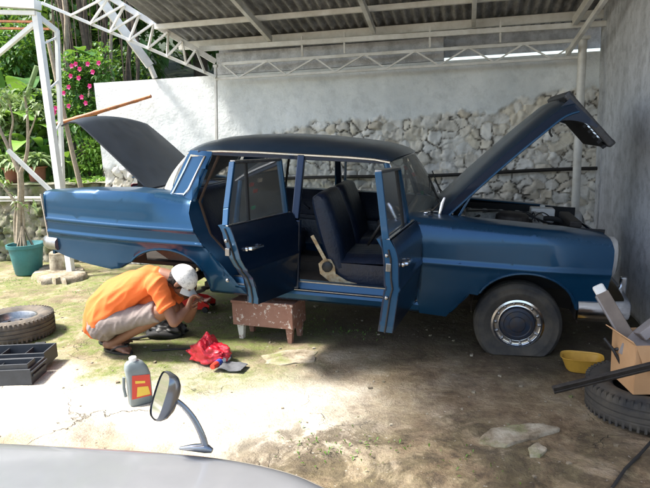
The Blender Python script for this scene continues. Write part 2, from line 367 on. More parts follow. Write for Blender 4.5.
tag(link('ground',mb,'ground_concrete',weld=False),kind='structure')
# voronoi relief for masonry
def voronoi(Xs,Zs,size,seed,stretch=1.25,jit=.42):
    rng=np.random.RandomState(seed); nx=int((Xs.max()-Xs.min())/size)+4; nzz=int((Zs.max()-Zs.min())/size*stretch)+4
    ax=[];az=[]
    for i in range(-2,nx):
        for j in range(-2,nzz):
            ax.append(Xs.min()+(i+.5+jit*rng.uniform(-1,1)+(j%2)*.5)*size); az.append(Zs.min()+(j+.5+jit*rng.uniform(-1,1))*size/stretch)
    ax=np.array(ax); az=np.array(az); cid=rng.uniform(0,1,len(ax)); wgt=rng.uniform(0,.35*size,len(ax))
    F1=np.full(Xs.shape,9.); F2=np.full(Xs.shape,9.); C=np.zeros(Xs.shape)
    for k in range(len(ax)):
        d=np.hypot(Xs-ax[k],(Zs-az[k])*stretch)-wgt[k]*.5
        l=d<F1; F2=np.where(l,F1,np.minimum(F2,d)); C=np.where(l,cid[k],C); F1=np.where(l,d,F1)
    return F2-F1,C
def masonry(name,x0,x1,z0,z1,Y,step,size,relief,top_fn,mat,seed,slump=None,parent=None):
    nx=int((x1-x0)/step)+1; nzc=int((z1-z0)/step)+1
    xs=np.linspace(x0,x1,nx); zs=np.linspace(z0,z1,nzc); X,Z=np.meshgrid(xs,zs,indexing='ij')
    W1=np.array([[nz((x,0,z),3.1) for z in zs] for x in xs]); W2=np.array([[nz((x,7,z),3.4) for z in zs] for x in xs]); W3=np.array([[nz((x,3,z),11) for z in zs] for x in xs])
    e,C=voronoi(X+W1*.055+W3*.030,Z+W2*.055-W3*.030,size,seed)
    t=np.clip(e/(size*.20),0,1); h=np.sqrt(t)*relief*(.7+.6*C)*np.clip(.85+W1*1.0,.3,1.2)+W3*.020
    joint=np.clip(1.35-e/(size*.09),0,1)*np.clip(.55+W2*2.5+C*.4,0,1)
    bound=np.array([[top_fn(x)+.10*nz((x,1,0),2.2)+.05*nz((x,1,z),7) for z in zs] for x in xs])
    pm=np.clip((Z-bound)/.05,0,1)
    pat=np.clip((W1-.28)*6,0,1)*(Z>bound-.6); pm=np.maximum(pm,pat*.0)
    H=h*(1-pm)+pm*(relief*.9+W3*.0015+W1*.006)
    vs=[(float(X[i,j]),float(Y-H[i,j]),float(Z[i,j])) for i in range(nx) for j in range(nzc)]
    mb=MB(); mb.v=[Vector(v) for v in vs]; mb.f=[(i*nzc+j,(i+1)*nzc+j,(i+1)*nzc+j+1,i*nzc+j+1) for i in range(nx-1) for j in range(nzc-1)]
    if parent: 
        o=link(name,mb,mat,parent,world=True,smooth=60,weld=False)
    else: o=link(name,mb,mat,None,smooth=60,weld=False)
    ca=o.data.color_attributes.new('cell','FLOAT_COLOR','POINT')
    buf=np.ones((nx*nzc,4),dtype=np.float32); buf[:,0]=C.ravel(); buf[:,1]=joint.ravel(); buf[:,2]=pm.ravel(); ca.data.foreach_set('color',buf.ravel())
    return o
WX0=at(95,78,2.0).x; WY=2.0; WT=2.37
bw=thing('back_wall','long rubble stone wall behind the car with pale plaster on its upper part','wall',(-2,2.1,0))
stone_top=lambda x: interp(x,[(-3.4,1.25),(-3.0,1.55),(-2.3,1.72),(-.8,1.72),(0,1.80),(.23,1.89),(.6,1.92),(1.2,1.98)])
masonry('stone_face',WX0,1.22,0,WT,WY,.015,.15,.042,stone_top,'rubble',3,parent=bw)
mb=MB(); mb.box(((WX0+1.3)/2,WY+.12,WT/2-.002),(1.3-WX0,.22,WT)); link('wall_core',mb,'plaster',bw,world=True,smooth=0)
mb=MB()
def sw(u,v): y=lerp(-3.3,1.99,u); z=v*3.4; return Vector((1.22+.01*nz((0,y,z),2)+(-.012),y,z))
mb.grid(sw,130,90)
sidew=link('side_wall',mb,'side_plaster',smooth=60); tag(sidew,'grey roughcast side wall in front of the car headlight, meeting the stone wall','wall')
sm=sidew.modifiers.new('s','SOLIDIFY'); sm.thickness=.18; sm.offset=-1 if True else 1
# pipe along the wall
mb=MB(); pts=[Vector((x,WY-.10+.01*math.sin(x*3),1.115+.012*math.sin(x*2.1)+.02*(x+.6)*.5)) for x in np.arange(-2.6,1.13,.12)]
pts+= [Vector((1.15,1.80,1.135)),Vector((1.16,1.2,1.15)),Vector((1.165,.2,1.16)),Vector((1.165,-3.2,1.19))]
mb.tube(pts,.020,8); tag(link('black_pipe',mb,'pipe_black'),'thin black pipe running along the stone wall and the grey side wall behind the hood','pipe')
# roof -------------------------------------------------------------
SL=math.tan(R(12)); RZ=lambda y: 2.76+SL*(2.15-y)
RX0,RX1,RY0,RY1=-3.75,1.6,-3.4,2.3
RXL=lambda y: RX0+.32*max(0,-.5-y)  # out-of-view front corner cut back to let the sun patch through
roof=thing('carport_roof','grey corrugated sheet roof of the carport on white steel beams','roof',(-1,1,2.7))
mb=MB(); n=int((RX1-RX0)/.1*8)
mb.grid(lambda u,v: Vector((lerp(RXL(lerp(RY0,RY1,v)),RX1,u),lerp(RY0,RY1,v),RZ(lerp(RY0,RY1,v))+.022*math.cos(lerp(RX0,RX1,u)*2*math.pi/.105))),n,8)
link('corrugated_sheet',mb,'roof_sheet',roof,world=True,smooth=80,solid=.003)
for y,h in ((1.92,.09),(1.35,.055),(.45,.055),(-.5,.055),(-1.45,.055),(-2.4,.055),(-3.35,.06)):
    mb=MB(); mb.bar((RXL(y),y,RZ(y)-.03-h/2),(1.19,y,RZ(y)-.03-h/2),.05,h); link('purlin',mb,'steel_white',roof,world=True,smooth=0,bevel=.004)
def rafter(x,y0=-3.35,y1=1.8,off=.12):
    mb=MB(); mb.bar((x,y0,RZ(y0)-off),(x,y1,RZ(y1)-off),.045,.07); link('rafter',mb,'steel_white',roof,world=True,smooth=0,bevel=.004)
for x in (-2.55,-1.35,-.28): rafter(x)
mb=MB(); mb.bar((.95,-1.1,RZ(-1.1)-.16),(.72,1.72,RZ(1.72)-.2),.05,.08); link('rafter',mb,'steel_white',roof,world=True,smooth=0,bevel=.004)
mb=MB(); mb.bar((.66,1.72,2.34),(.93,-.2,2.98),.04,.05); link('rafter',mb,'steel_white',roof,world=True,smooth=0,bevel=.004)
# back truss
TY=1.75
tr=thing('roof_truss','long white zigzag steel truss spanning just in front of the back wall','truss',(-1,TY,2.3))
a0=at(216,79,TY); a1=at(581,57,TY); b0=at(222,64,TY); b1=at(581,40,TY)
mb=MB(); mb.bar(a0,a1,.035,.03); link('bottom_chord',mb,'steel_white',tr,world=True,smooth=0,bevel=.003)
mb=MB(); mb.bar(b0,b1,.035,.035); link('top_chord',mb,'steel_white',tr,world=True,smooth=0,bevel=.003)
mb=MB(); mb.bar(at(200,49,TY+.02),at(612,23,TY+.02),.05,.055); link('wall_plate',mb,'steel_white',tr,world=True,smooth=0,bevel=.004)
N=14
for i in range(N):
    t0,t1=i/N,(i+1)/N; A=(b0.lerp(b1,t0) if i%2==0 else a0.lerp(a1,t0)); B=(a0.lerp(a1,t1) if i%2==0 else b0.lerp(b1,t1))
    mb=MB(); mb.bar(A+Vector((0,-.004*(1+i%2),0)),B+Vector((0,-.004*(1+i%2),0)),.030,.016); link('web_bar',mb,'steel_white',tr,world=True,smooth=0)
for px in (303,345,430,500): A=at(px,72-(px-216)*.06,TY+.02); link('stub',MB().bar((A.x,TY+.02,2.5),(A.x,TY+.02,2.72),.02),'steel_white',tr,world=True,smooth=0)
# left sloping truss up to the lattice column
lt=thing('sloping_truss','white sloping truss rising from the thin post to the lattice column on the left','truss',tuple(at(216,78,TY)))
LC=Vector((at(62,192,1.25).x,1.25,0)); ltop=at(36,14,1.25)
A=at(216,77,TY-.03); Bp=at(42,3,1.2); C_=at(216,62,TY-.03); D=at(96,-14,1.2)
mb=MB(); mb.bar(A,Bp,.04,.035); link('bottom_chord',mb,'lattice_white',lt,world=True,smooth=0,bevel=.003)
mb=MB(); mb.bar(C_,D+Vector((-.05,0,0)),.05,.06); link('top_chord',mb,'steel_white',lt,world=True,smooth=0,bevel=.003)
for i in range(7):
    t=.06+i*.11; A1=A.lerp(Bp,t); B1=C_.lerp(D,min(1,t*1.08+.10)); C1=A.lerp(Bp,t+.11)
    mb=MB(); mb.bar(A1+Vector((0,-.03,0)),B1+Vector((0,-.03,0)),.022); link('web_bar',mb,'steel_white',lt,world=True,smooth=0)
    mb=MB(); mb.bar(B1+Vector((0,-.036,0)),C1+Vector((0,-.036,0)),.022); link('web_bar',mb,'steel_white',lt,world=True,smooth=0)
mb=MB(); mb.bar(at(98,-4,1.5),at(150,66,1.9),.04,.10); mb.bar(at(150,66,1.9),at(155,78,1.95),.05,.05); link('eave_board',mb,'steel_white',lt,world=True,smooth=0,bevel=.003)
# posts
def post(name,label,px,py0,px1,py1,Y,w,zt=None,round_=False):
    B=at(px1,py1,Y); T=at(px,py0,Y); d=(T-B); base=B+d*((0-B.z)/d.z); top=T
    t=thing(name,label,'post',tuple(base)); mb=MB()
    if round_: mb.tube([base-Vector((0,0,.02)),top],w/2,16)
    else: mb.bar(base-Vector((0,0,.02)),top,w)
    link('shaft',mb,'steel_white',t,world=True,smooth=40 if round_ else 0,bevel=0 if round_ else .004)
    mb=MB(); mb.box((top.x,top.y,top.z),(w*1.5,w*1.5,.03)); link('cap_plate',mb,'steel_white',t,world=True,smooth=0)
    mb=MB(); mb.box((base.x,base.y,.012),(w*2.4,w*2.4,.03)); link('base_plate',mb,'steel_white',t,world=True,smooth=0)
    return t
post('steel_post','thick round white steel post behind the raised hood near the side wall',583,38,577,168,TY-.05,.085,round_=True)
post('steel_post','thin white steel post rising behind the rear of the car roof',215.5,66,216.5,133,TY,.032)
lc=thing('lattice_column','tall white lattice column standing behind the tail of the car','column',(LC.x,LC.y,0))
def col(pa,pb,w,Y,name='chord',mat='lattice_white'):
    B=at(*pb,Y); T=at(*pa,Y); d=T-B; base=B+d*((.0-B.z)/d.z); mb=MB(); mb.bar(base,T,w); link(name,mb,mat,lc,world=True,smooth=0,bevel=.003); return base,T
c1=col((36,12),(60,190),.075,1.25); c2=col((57,30),(63,190),.045,1.45)
for i in range(6):
    t=i/6+.05; mb=MB(); mb.bar(c1[0].lerp(c1[1],t),c2[0].lerp(c2[1],t+.09),.02); link('lacing_bar',mb,'lattice_white',lc,world=True,smooth=0)
mb=MB(); mb.bar(at(38,16,1.30),at(57,31,1.46),.05); link('bracket',mb,'lattice_white',lc,world=True,smooth=0)
# neighbouring white frame at top left
nf=thing('steel_portal','white steel frame with a rusty sheet edge joining the lattice column from the left','frame',tuple(at(0,30,1.2)))
mb=MB(); mb.bar(at(-90,-3,1.2),at(38,5,1.22),.13,.10); link('beam',mb,'lattice_white',nf,world=True,smooth=0,bevel=.004)
mb=MB(); mb.bar(at(-90,10,1.22),at(36,13,1.22),.05,.05); link('beam',mb,'lattice_white',nf,world=True,smooth=0,bevel=.004)
mb=MB(); mb.bar(at(-50,95,1.25),at(34,24,1.28),.05,.05); link('brace',mb,'lattice_white',nf,world=True,smooth=0,bevel=.004)
mb=MB(); 
for k in range(2): mb.bar(at(-90,20+k*7,2.9),at(50,22+k*7,2.9),.06,.03)
link('sheet_edge',mb,'bamboo_orange',nf,world=True,smooth=0)
mb=MB(); mb.bar(at(8,150,1.0),at(52,192,1.15),.045); link('foot_brace',mb,'lattice_white',nf,world=True,smooth=0)

# ------------------------------------------------------------ the car (local frame: x forward, origin under the front axle)
car=thing('vintage_sedan','dark blue vintage sedan with open hood, trunk and doors, one flat front wheel','car')
zc=.27
car.location=(0-math.sin(LIFT)*zc,0,zc-math.cos(LIFT)*zc); car.rotation_euler=(0,LIFT,0)
PROF=[(.20,.79),(.25,.815),(.30,.838),(.42,.862),(.60,.880),(.640,.884),(.652,.893),(.664,.893),(.674,.884),(.75,.885),(.760,.894),(.770,.894),(.782,.886),(.85,.873),(.90,.855),(.95,.83),(1.1,.76)]
PROF2=[p for p in PROF if not .745<p[0]<.79]+[]; PROF2.sort()
TOP=[(-3.87,.980),(-3.44,1.023),(-3.0,1.042),(-2.76,1.030),(-2.5,1.0),(-.8,.965),(-.35,.949),(.24,.925),(.45,.905),(.6,.885)]
def yprof(X,v):
    y=interp(v,PROF if X<-2 else PROF2)
    if X<-2.55 and v>.80: y+=(.85*(interp(.80,PROF)-y))*min(1,(-2.55-X)/.3)
    if X>.0: y-=.10*(X/.7)**2*(1 if v>.3 else .6)
    if X<-2.9: y-=.11*((-2.9-X)/.95)**1.6
    return y
def Rr(X): return interp(X,[(-3.8,.010),(-2.9,.014),(-2.5,.06),(-.7,.075),(.6,.085)])
def surf(X,v,s):
    zt=interp(X,TOP); r=Rr(X); zs=zt-r
    if v<=zs: return Vector((X,s*yprof(X,v),v))
    y0=yprof(X,zs); L=r*math.pi/2
    if v<zs+L: a=(v-zs)/r; return Vector((X,s*(y0-r*(1-math.cos(a))),zs+r*math.sin(a)))
    return Vector((X,s*(y0-r-(v-zs-L)),zt+.01*min(1,(v-zs-L)/.1)))
def vmax(X,Yin=.62):
    zt=interp(X,TOP); r=Rr(X); zs=zt-r; return zs+r*math.pi/2+max(.001,yprof(X,zs)-r-Yin)
def panel(name,outline,s,fn,mat,parent=car,step=.045,solid=.012,holes=None):
    bm=bmesh.new(); vs=[bm.verts.new((p[0],0,p[1])) for p in outline]; bm.faces.new(vs); bmesh.ops.triangulate(bm,faces=bm.faces[:])
    xs=[p[0] for p in outline]; zs=[p[1] for p in outline]
    for ax,(a,b2) in ((0,(min(xs),max(xs))),(2,(min(zs),max(zs)))):
        k=int((b2-a)/step)
        for i in range(1,k+1):
            co=[0,0,0]; co[ax]=a+(b2-a)*i/(k+1)+.00037; no=[0,0,0]; no[ax]=1
            bmesh.ops.bisect_plane(bm,geom=bm.verts[:]+bm.edges[:]+bm.faces[:],dist=1e-6,plane_co=co,plane_no=no)
    if fn is surf or True:
        for zz in (.641,.652,.664,.674,.750,.760,.770,.782):
            if min(zs)<zz<max(zs): bmesh.ops.bisect_plane(bm,geom=bm.verts[:]+bm.edges[:]+bm.faces[:],dist=1e-6,plane_co=(0,0,zz),plane_no=(0,0,1))
    mb=MB(); bm.verts.ensure_lookup_table(); bm.verts.index_update()
    mb.v=[fn(v.co.x,v.co.z,s) for v in bm.verts]; mb.f=[tuple(v.index for v in f.verts) for f in bm.faces]; bm.free()
    o=link(name,mb,mat,parent,smooth=60,weld=False)
    if solid: md=o.modifiers.new('s','SOLIDIFY'); md.thickness=solid; md.offset=0; md=o.modifiers.new('e','EDGE_SPLIT'); md.split_angle=R(50)
    return o
def cr2(P,t):
    n=len(P)-1; i=min(int(t*n),n-1); f=t*n-i; p0=Vector(P[max(0,i-1)]);p1=Vector(P[i]);p2=Vector(P[i+1]);p3=Vector(P[min(n,i+2)])
    return .5*((2*p1)+(p2-p0)*f+(2*p0-5*p1+4*p2-p3)*f*f+(3*p1-p0-3*p2+p3)*f**3)
def arc(cx,cz,rx,rz,a0,a1,n): return [(cx+rx*math.cos(R(lerp(a0,a1,i/n))),cz+rz*math.sin(R(lerp(a0,a1,i/n)))) for i in range(n+1)]
ffout=[(-.692,.36),(-.695,.262),(-.50,.25),(-.47,.31),(-.41,.38),(-.345,.45)]+arc(.04,.36,.345,.275,162,6,16)+[(.40,.385),(.53,.40),(.555,.47),(.575,.56),(.585,.66),(.590,.75),(.588,.82)]
ffout+=[(.575,interp(.575,TOP)-.02)]+[(x,vmax(x,.60)) for x in (.54,.3,0,-.3,-.6,-.86)]+[(-.86,.97),(-.735,.93),(-.70,.88),(-.688,.72)]
rqout=[(-2.505,.90),(-2.45,.76),(-2.40,.68),(-2.33,.61),(-2.27,.55),(-2.225,.48),(-2.195,.40),(-2.185,.355),(-2.04,.345),(-2.04,.29),(-2.335,.30),(-2.345,.36),(-2.37,.45)]
rqout+=arc(-2.71,.36,.345,.245,25,152,14)+[(-3.06,.45),(-3.12,.41),(-3.205,.393),(-3.42,.415),(-3.647,.455),(-3.80,.50),(-3.82,.60),(-3.835,.75),(-3.86,.93),(-3.868,.97)]
rqout+=[(x,vmax(x,.64)) for x in (-3.86,-3.6,-3.3,-3.0,-2.8)]+[(-2.66,vmax(-2.66,.70)),(-2.52,vmax(-2.5,.72)),(-2.505,.99)]
for s in (-1,1):
    panel('front_fender',ffout,s,surf,'paint_blue'); panel('rear_fender',rqout,s,surf,'paint_blue')
for s in (-1,1):
    mb=MB(); mb.tube([surf(x,z,s)+Vector((0,s*.004,0)) for x,z in arc(.04,.36,.343,.273,158,8,22)],.010,6); link('arch_lip',mb,'paint_blue',car)
    mb=MB(); mb.tube([surf(x,z,s)+Vector((0,s*.004,0)) for x,z in arc(-2.71,.36,.343,.243,22,150,22)],.010,6); link('arch_lip',mb,'paint_blue',car)
    mb=MB(); JP=[(-2.505,.99),(-2.505,.90),(-2.45,.76),(-2.40,.68),(-2.33,.61),(-2.27,.55),(-2.225,.48),(-2.195,.40),(-2.185,.355)]
    JS=[cr2(JP,i/32) for i in range(33)]
    mb.grid(lambda u,v: (lambda q: surf(q[0],q[1],s)+Vector((.0+.045*v,-s*(.005+.13*v),.0+.02*v)))(JS[int(round(u*32))]),32,3)
    link('opening_jamb',mb,'paint_inner',car,smooth=70,solid=.004)
# sills
for s in (-1,1):
    mb=MB()
    sec=[(.70,.265),(.80,.262),(.835,.285),(.848,.325),(.842,.345),(.79,.352),(.775,.40),(.70,.405)]
    for (xa,xb) in ((-2.345,-.50),):
        vs=[Vector((x,s*y,z)) for x in (xa,xb) for y,z in sec]; k=len(sec)
        mb.add(vs,[(i,(i+1)%k,k+(i+1)%k,k+i) for i in range(k)]+[tuple(range(k)),tuple(range(k,2*k))])
    link('sill',mb,'paint_blue',car,smooth=30)
    mb=MB(); mb.box((-1.42,s*.81,.3535),(1.5,.035,.006)); mb.box((-1.42,s*.775,.408),(1.5,.01,.008)); link('sill_trim',mb,'dull_chrome',car,smooth=0)
# greenhouse side surface
def gy_(v): return interp(v,[(.9,.83),(.97,.80),(1.02,.785),(1.36,.685),(1.40,.67)])
def gsurf(X,v,s):
    y=gy_(v)
    if X<-2.45: y-=.05*((-2.45-X)/.3)
    return Vector((X,s*y,v))
for s in (-1,1):
    panel('rear_pillar',[(-2.375,1.37),(-2.57,1.37),(-2.625,1.25),(-2.72,1.01),(-2.62,.985),(-2.50,.97),(-2.46,1.10)],s,gsurf,'paint_blue',solid=.03)
    # bright trim outline on the pillar
    mb=MB(); P=[gsurf(x,z,s)+Vector((0,s*.018,0)) for x,z in [(-2.43,1.335),(-2.555,1.335),(-2.605,1.22),(-2.69,1.035),(-2.585,1.03),(-2.545,1.08)]]
    mb.tube(P,.011,6,closed=True); link('pillar_trim',mb,'chrome',car)
    # window opening header and centre pillar, windscreen pillar
    mb=MB(); mb.bar(gsurf(-1.655,1.37,s),gsurf(-1.655,.9,s),.055,.05,up=(0,1,0)); mb.bar(gsurf(-1.655,.9,s)+Vector((0,0,.002)),(-1.665,s*.80,.36),.085,.06,up=(0,1,0)); link('centre_pillar',mb,'paint_dark',car,smooth=0,bevel=.008)
    mb=MB(); mb.bar((-2.50,s*.678,1.362),(-1.0,s*.672,1.350),.03,.035); link('header_rail',mb,'paint_dark',car,smooth=0,bevel=.006)
    mb=MB(); mb.tube([(-1.02,s*.665,1.36),(-.955,s*.695,1.20),(-.90,s*.72,1.06),(-.86,s*.735,.955)],[.022,.024,.026,.03],8); link('front_pillar',mb,'paint_blue',car)
    # dark jamb behind the door gap
    mb=MB(); mb.box((-.74,s*.80,.64),(.035,.11,.60)); link('door_jamb',mb,'paint_dark',car,smooth=0,bevel=.005)
    # drip rail
    mb=MB(); P=[Vector((x,s*(.694 - .03*max(0,(-2.35-x)/.25) ),z)) for x,z in [(-2.60,1.345),(-2.52,1.366),(-2.3,1.378),(-2.0,1.380),(-1.6,1.374),(-1.3,1.370),(-1.1,1.362),(-.98,1.345)]]
    mb.tube(P,.0105,6); link('drip_rail',mb,'chrome',car)
# door opening rubber (rear near side)
for s in (-1,1):
    mb=MB(); P=[gsurf(x,z,s) if z>.95 else surf(x,z,s) for x,z in [(-2.36,1.35),(-2.44,1.12),(-2.485,.98),(-2.475,.86),(-2.42,.72),(-2.31,.61),(-2.235,.53),(-2.18,.42),(-2.165,.37)]]
    mb.tube([p-Vector((-.045 if p.z<.95 else -.02,s*(.045 if p.z>.95 else .135),0)) for p in P],.012,6); link('door_seal',mb,'seal_brown',car)
# roof
CR=[(-2.74,1.360),(-2.68,1.40),(-2.58,1.437),(-2.4,1.478),(-2.2,1.500),(-1.9,1.513),(-1.6,1.508),(-1.3,1.488),(-1.1,1.468),(-.98,1.445),(-.90,1.418),(-.86,1.395)]
EG=[(-2.60,1.352),(-2.52,1.366),(-2.3,1.378),(-2.0,1.381),(-1.6,1.376),(-1.3,1.372),(-1.1,1.364),(-.98,1.347)]
def rf(u,v):
    y=lerp(-1,1,v); ay=abs(y); w=.68
    x0=-2.745+.15*ay**2.5; x1=-.858-.115*ay**2; x=lerp(x0,x1,u); xc=lerp(-2.745,-.858,u)
    zc_=interp(xc,CR); ze=interp(x,EG); ww=w-(.03*max(0,(-2.4-x)/.3))
    return Vector((x,y*ww,ze+(zc_-ze)*(1-ay**3.4)**.62))
mb=MB(); mb.grid(rf,44,36); link('roof',mb,'paint_dusty',car,smooth=60,solid=.006)
mb=MB(); mb.grid(lambda u,v: rf(.03+.94*u,.04+.92*v)-Vector((0,0,.035)),16,12); link('headliner',mb,'headliner',car,smooth=60)
# windscreen and rear window
def ws(u,v):
    y=lerp(-1,1,u); a=abs(y)
    b_=Vector((-.62-.22*a**2.2,y*.725,.985-.02*a)); t=Vector((-.868-.13*a**2,y*.66,1.392-.04*a**2)); p=b_.lerp(t,v); p.x+=.02*math.sin(math.pi*v); return p
mb=MB(); mb.grid(ws,20,8); wsc=link('windscreen',mb,'glass_dusty',car,smooth=60)
mb=MB(); mb.tube([ws(i/20,0) for i in range(21)]+[ws(1,k/5) for k in range(1,6)]+[ws(1-i/20,1) for i in range(1,21)]+[ws(0,1-k/5) for k in range(1,5)],.011,6,closed=True); link('chrome_surround',mb,'chrome',wsc)
def rw(u,v):
    y=lerp(-1,1,u); a=abs(y)
    b_=Vector((-3.02+.30*a**2.6,y*.69,1.03-.01*a)); t=Vector((-2.745+.155*a**2.3,y*.63,1.362-.006*a)); p=b_.lerp(t,v); p.x-=.03*math.sin(math.pi*v); return p
mb=MB(); mb.grid(rw,20,8); rwc=link('rear_window',mb,'glass_painted_haze',car,smooth=60)
mb=MB(); mb.tube([rw(i/20,0) for i in range(21)]+[rw(1,k/5) for k in range(1,6)]+[rw(1-i/20,1) for i in range(1,21)]+[rw(0,1-k/5) for k in range(1,5)],.013,6,closed=True); link('chrome_surround',mb,'chrome',rwc)
# wiper
for y in (-.35,.25):
    mb=MB(); mb.tube([(-.56,y,.985),(-.64,y+.12,1.06),(-.70,y+.24,1.13)],.005,6); mb.bar((-.61,y-.10,1.02),(-.73,y+.36,1.20),.008); link('wiper',mb,'plastic_black',car,smooth=0)
# cowl
mb=MB(); mb.grid(lambda u,v: Vector((lerp(-.86,-.60,u)+ (0 if u<1 else .0),lerp(-.74,.74,v),.962+.012*math.cos(math.pi*(v-.5))+.0*u)),4,16); link('cowl',mb,'paint_blue',car,smooth=60,solid=.01)
# floor, firewall, tail panels, boot
mb=MB(); mb.box((-1.55,0,.31),(1.75,1.52,.04)); mb.box((-1.5,0,.36),(1.6,.26,.10)); mb.box((-2.95,0,.42),(1.1,1.25,.03)); mb.box((-2.42,0,.40),(.05,1.3,.20)); link('floor_pan',mb,'underside',car,smooth=0)
mb=MB(); mb.box((-.66,0,.68),(.03,1.5,.60)); mb.box((-.62,0,.93),(.10,1.4,.02)); link('firewall',mb,'paint_dark',car,smooth=0)
mb=MB(); mb.grid(lambda u,v: Vector((-3.80-.04*math.cos(math.pi*(v-.5)),lerp(-.76,.76,v),lerp(.46,.90,u))),6,12); link('tail_panel',mb,'paint_blue',car,smooth=60,solid=.02)
mb=MB(); mb.box((-2.75,0,.80),(.03,1.40,.45)); mb.box((-3.0,0,.985),(.26,1.30,.02)); link('bulkhead',mb,'paint_dark',car,smooth=0)
for s in (-1,1):
    mb=MB(); mb.grid(lambda u,v: Vector((lerp(-3.80,-3.0,u),s*(.64+.03*math.sin(v*3)),lerp(.44,.97,v))),6,6); link('boot_side',mb,'dark_inside',car,smooth=60,solid=.01)
# wheel wells
for s in (-1,1):
    mb=MB(); pr=[(.36,.0),(.40,.02),(.40,.30)]
    def ww(cx,cz,r,ya,yb,a0,a1,xs=1.0):
        vs=[];fs=[]; n=22
        for k in range(n+1):
            a=R(lerp(a0,a1,k/n)); 
            for y,rr in ((ya,r),(yb,r+.01),(yb,.05)): vs.append((cx+rr*math.cos(a)*xs,s*y,cz+rr*math.sin(a)))
        for k in range(n): fs+=[(3*k,3*k+3,3*k+4,3*k+1),(3*k+1,3*k+4,3*k+5,3*k+2)]
        return mb.add(vs,fs)
    ww(.04,.34,.375,.83,.48,-8,188,.97); link('wheel_well',mb,'underside',car,smooth=50)
    mb=MB(); ww(-2.71,.36,.36,.85,.55,15,150); link('wheel_well',mb,'primer',car,smooth=50)
# boot lid (open)
hn=Vector((-2.985,0,1.045)); ang=R(37.5)
def lidp(u,v):
    y=lerp(-1,1,v); a=abs(y)
    L=.85; s_=u*1.0
    if s_<=.80: t=s_/.80; x=-t*L; z=.035*math.sin(t*math.pi*.5)
    else:
        t=(s_-.80)/.20; th=t*R(62); x=-L-.12*math.sin(th)*1.1-.05*t; z=.035-.20*(1-math.cos(th))-.02*t
    hw=.60-.05*u**2
    z-=.022*a**2.2*(.5+.8*u); x+=(.07*a**2)*(u>.5)*(u-.5)*2
    ca,sa=math.cos(ang),math.sin(ang)
    return hn+Vector((x*ca+z*sa*1.0, y*hw, -x*sa+z*ca))
mb=MB(); mb.grid(lidp,34,24); lid=link('boot_lid',mb,'lid_grey',car,smooth=60,solid=.012)
for s in (0,1):
    mb=MB(); mb.tube([lidp(.1,.12+.76*s)-Vector((0,0,.02)),lidp(0,.12+.76*s)+Vector((.03,0,-.10)),(-2.9,(-.48,.48)[s],.88)],.012,8); link('hinge_arm',mb,'dark_inside',lid)
mb=MB(); mb.grid(lambda u,v: lidp(.05+.75*u,.08+.84*v)-Vector((0,0,.03)),10,8); link('inner_frame',mb,'dark_inside',lid,smooth=60,solid=.01)
# hood (open) with grille
hh=Vector((-.645,0,.985)); A1=R(44.4); U=Vector((math.cos(A1),0,math.sin(A1))); Nn=Vector((-math.sin(A1),0,math.cos(A1)))
def hw_(t): return lerp(.625,.50,t**1.4)
def hd(u,v):
    y=lerp(-1,1,v); a=abs(y); L=1.235
    n_=.022*(1-a**2.2)+.018*math.sin(math.pi*u)-.035*a**6
    if abs(y)<.5: n_+=.012*u*(1-(abs(y)/.5)**2)
    n_-= .045*max(0,(u-.88)/.12)**2
    return hh+U*(u*L)+Nn*n_+Vector((0,y*hw_(u),0))
mb=MB(); mb.grid(hd,34,28)
hood=link('hood',mb,'paint_dusty',car,smooth=60,solid=.008)
def inset(u,v,d): return hd(u,v)-Nn*d
for v0 in (.0,1.0):
    mb=MB(); mb.grid(lambda u,w: hd(.01+.98*u,v0)-Nn*(w*.065)+Vector((0,(1 if v0==0 else -1)*.02*w,0)),30,2); link('side_flange',mb,'paint_dark',hood,smooth=60,solid=.006)
    mb=MB(); mb.tube([hd(.01+.98*i/30,v0)-Nn*.060+Vector((0,(1 if v0==0 else -1)*.014,0)) for i in range(31)],.009,6); link('flange_bead',mb,'paint_inner',hood)
    e=-1 if v0==0 else 1
    mb=MB(); mb.grid(lambda u,w: hd(.03+.94*u,.03+.06*w if v0==0 else .91+.06*w)-Nn*.055,24,2); link('inner_rail',mb,'paint_dark',hood,smooth=60,solid=.01)
for u0 in (.06,.5,.93):
    mb=MB(); mb.grid(lambda a,w: hd(u0-.03+.06*a,.06+.88*w)-Nn*.045,2,16); link('cross_rib',mb,'paint_dark',hood,smooth=60,solid=.012)
mb=MB(); mb.grid(lambda a,w: hd(.04+.9*a,.05+.9*w)-Nn*.02,10,10); link('inner_skin',mb,'paint_dark',hood,smooth=60)
# grille shell: hangs off the hood front, perpendicular to it
gf=hh+U*1.235-Nn*.0
def G(a,y,d): return gf+Nn*(-a)+U*d+Vector((0,y,0))     # a down the grille, d outward
gr=MB(); 
shell=[(-.30,.0),(.30,.0)]
for y0,y1 in ((-.475,-.43),(.43,.475)):
    gr.add([G(a,y,d) for a in (-.015,.47) for y in (y0,y1) for d in (-.020,.034)],[(0,1,3,2),(4,6,7,5),(0,4,5,1),(2,3,7,6),(0,2,6,4),(1,5,7,3)])
for a0,a1_ in ((-.025,.05),(.43,.475)):
    gr.add([G(a,y,d) for a in (a0,a1_) for y in (-.47,.47) for d in (-.016,.038)],[(0,1,3,2),(4,6,7,5),(0,4,5,1),(2,3,7,6),(0,2,6,4),(1,5,7,3)])
go=link('grille_shell',gr,'shell_grey',hood,smooth=0,bevel=.012)
gm=MB()
for k in range(11):
    a=.07+k*.033; gm.add([G(a+q,y,d) for q in (0,.008) for y in (-.40,.40) for d in (.0,.03)],[(0,1,3,2),(4,6,7,5),(0,4,5,1),(2,3,7,6),(0,2,6,4),(1,5,7,3)])
gm.add([G(a,y,d) for a in (.03,.45) for y in (-.012,.012) for d in (.0,.045)],[(0,1,3,2),(4,6,7,5),(0,4,5,1),(2,3,7,6),(0,2,6,4),(1,5,7,3)])
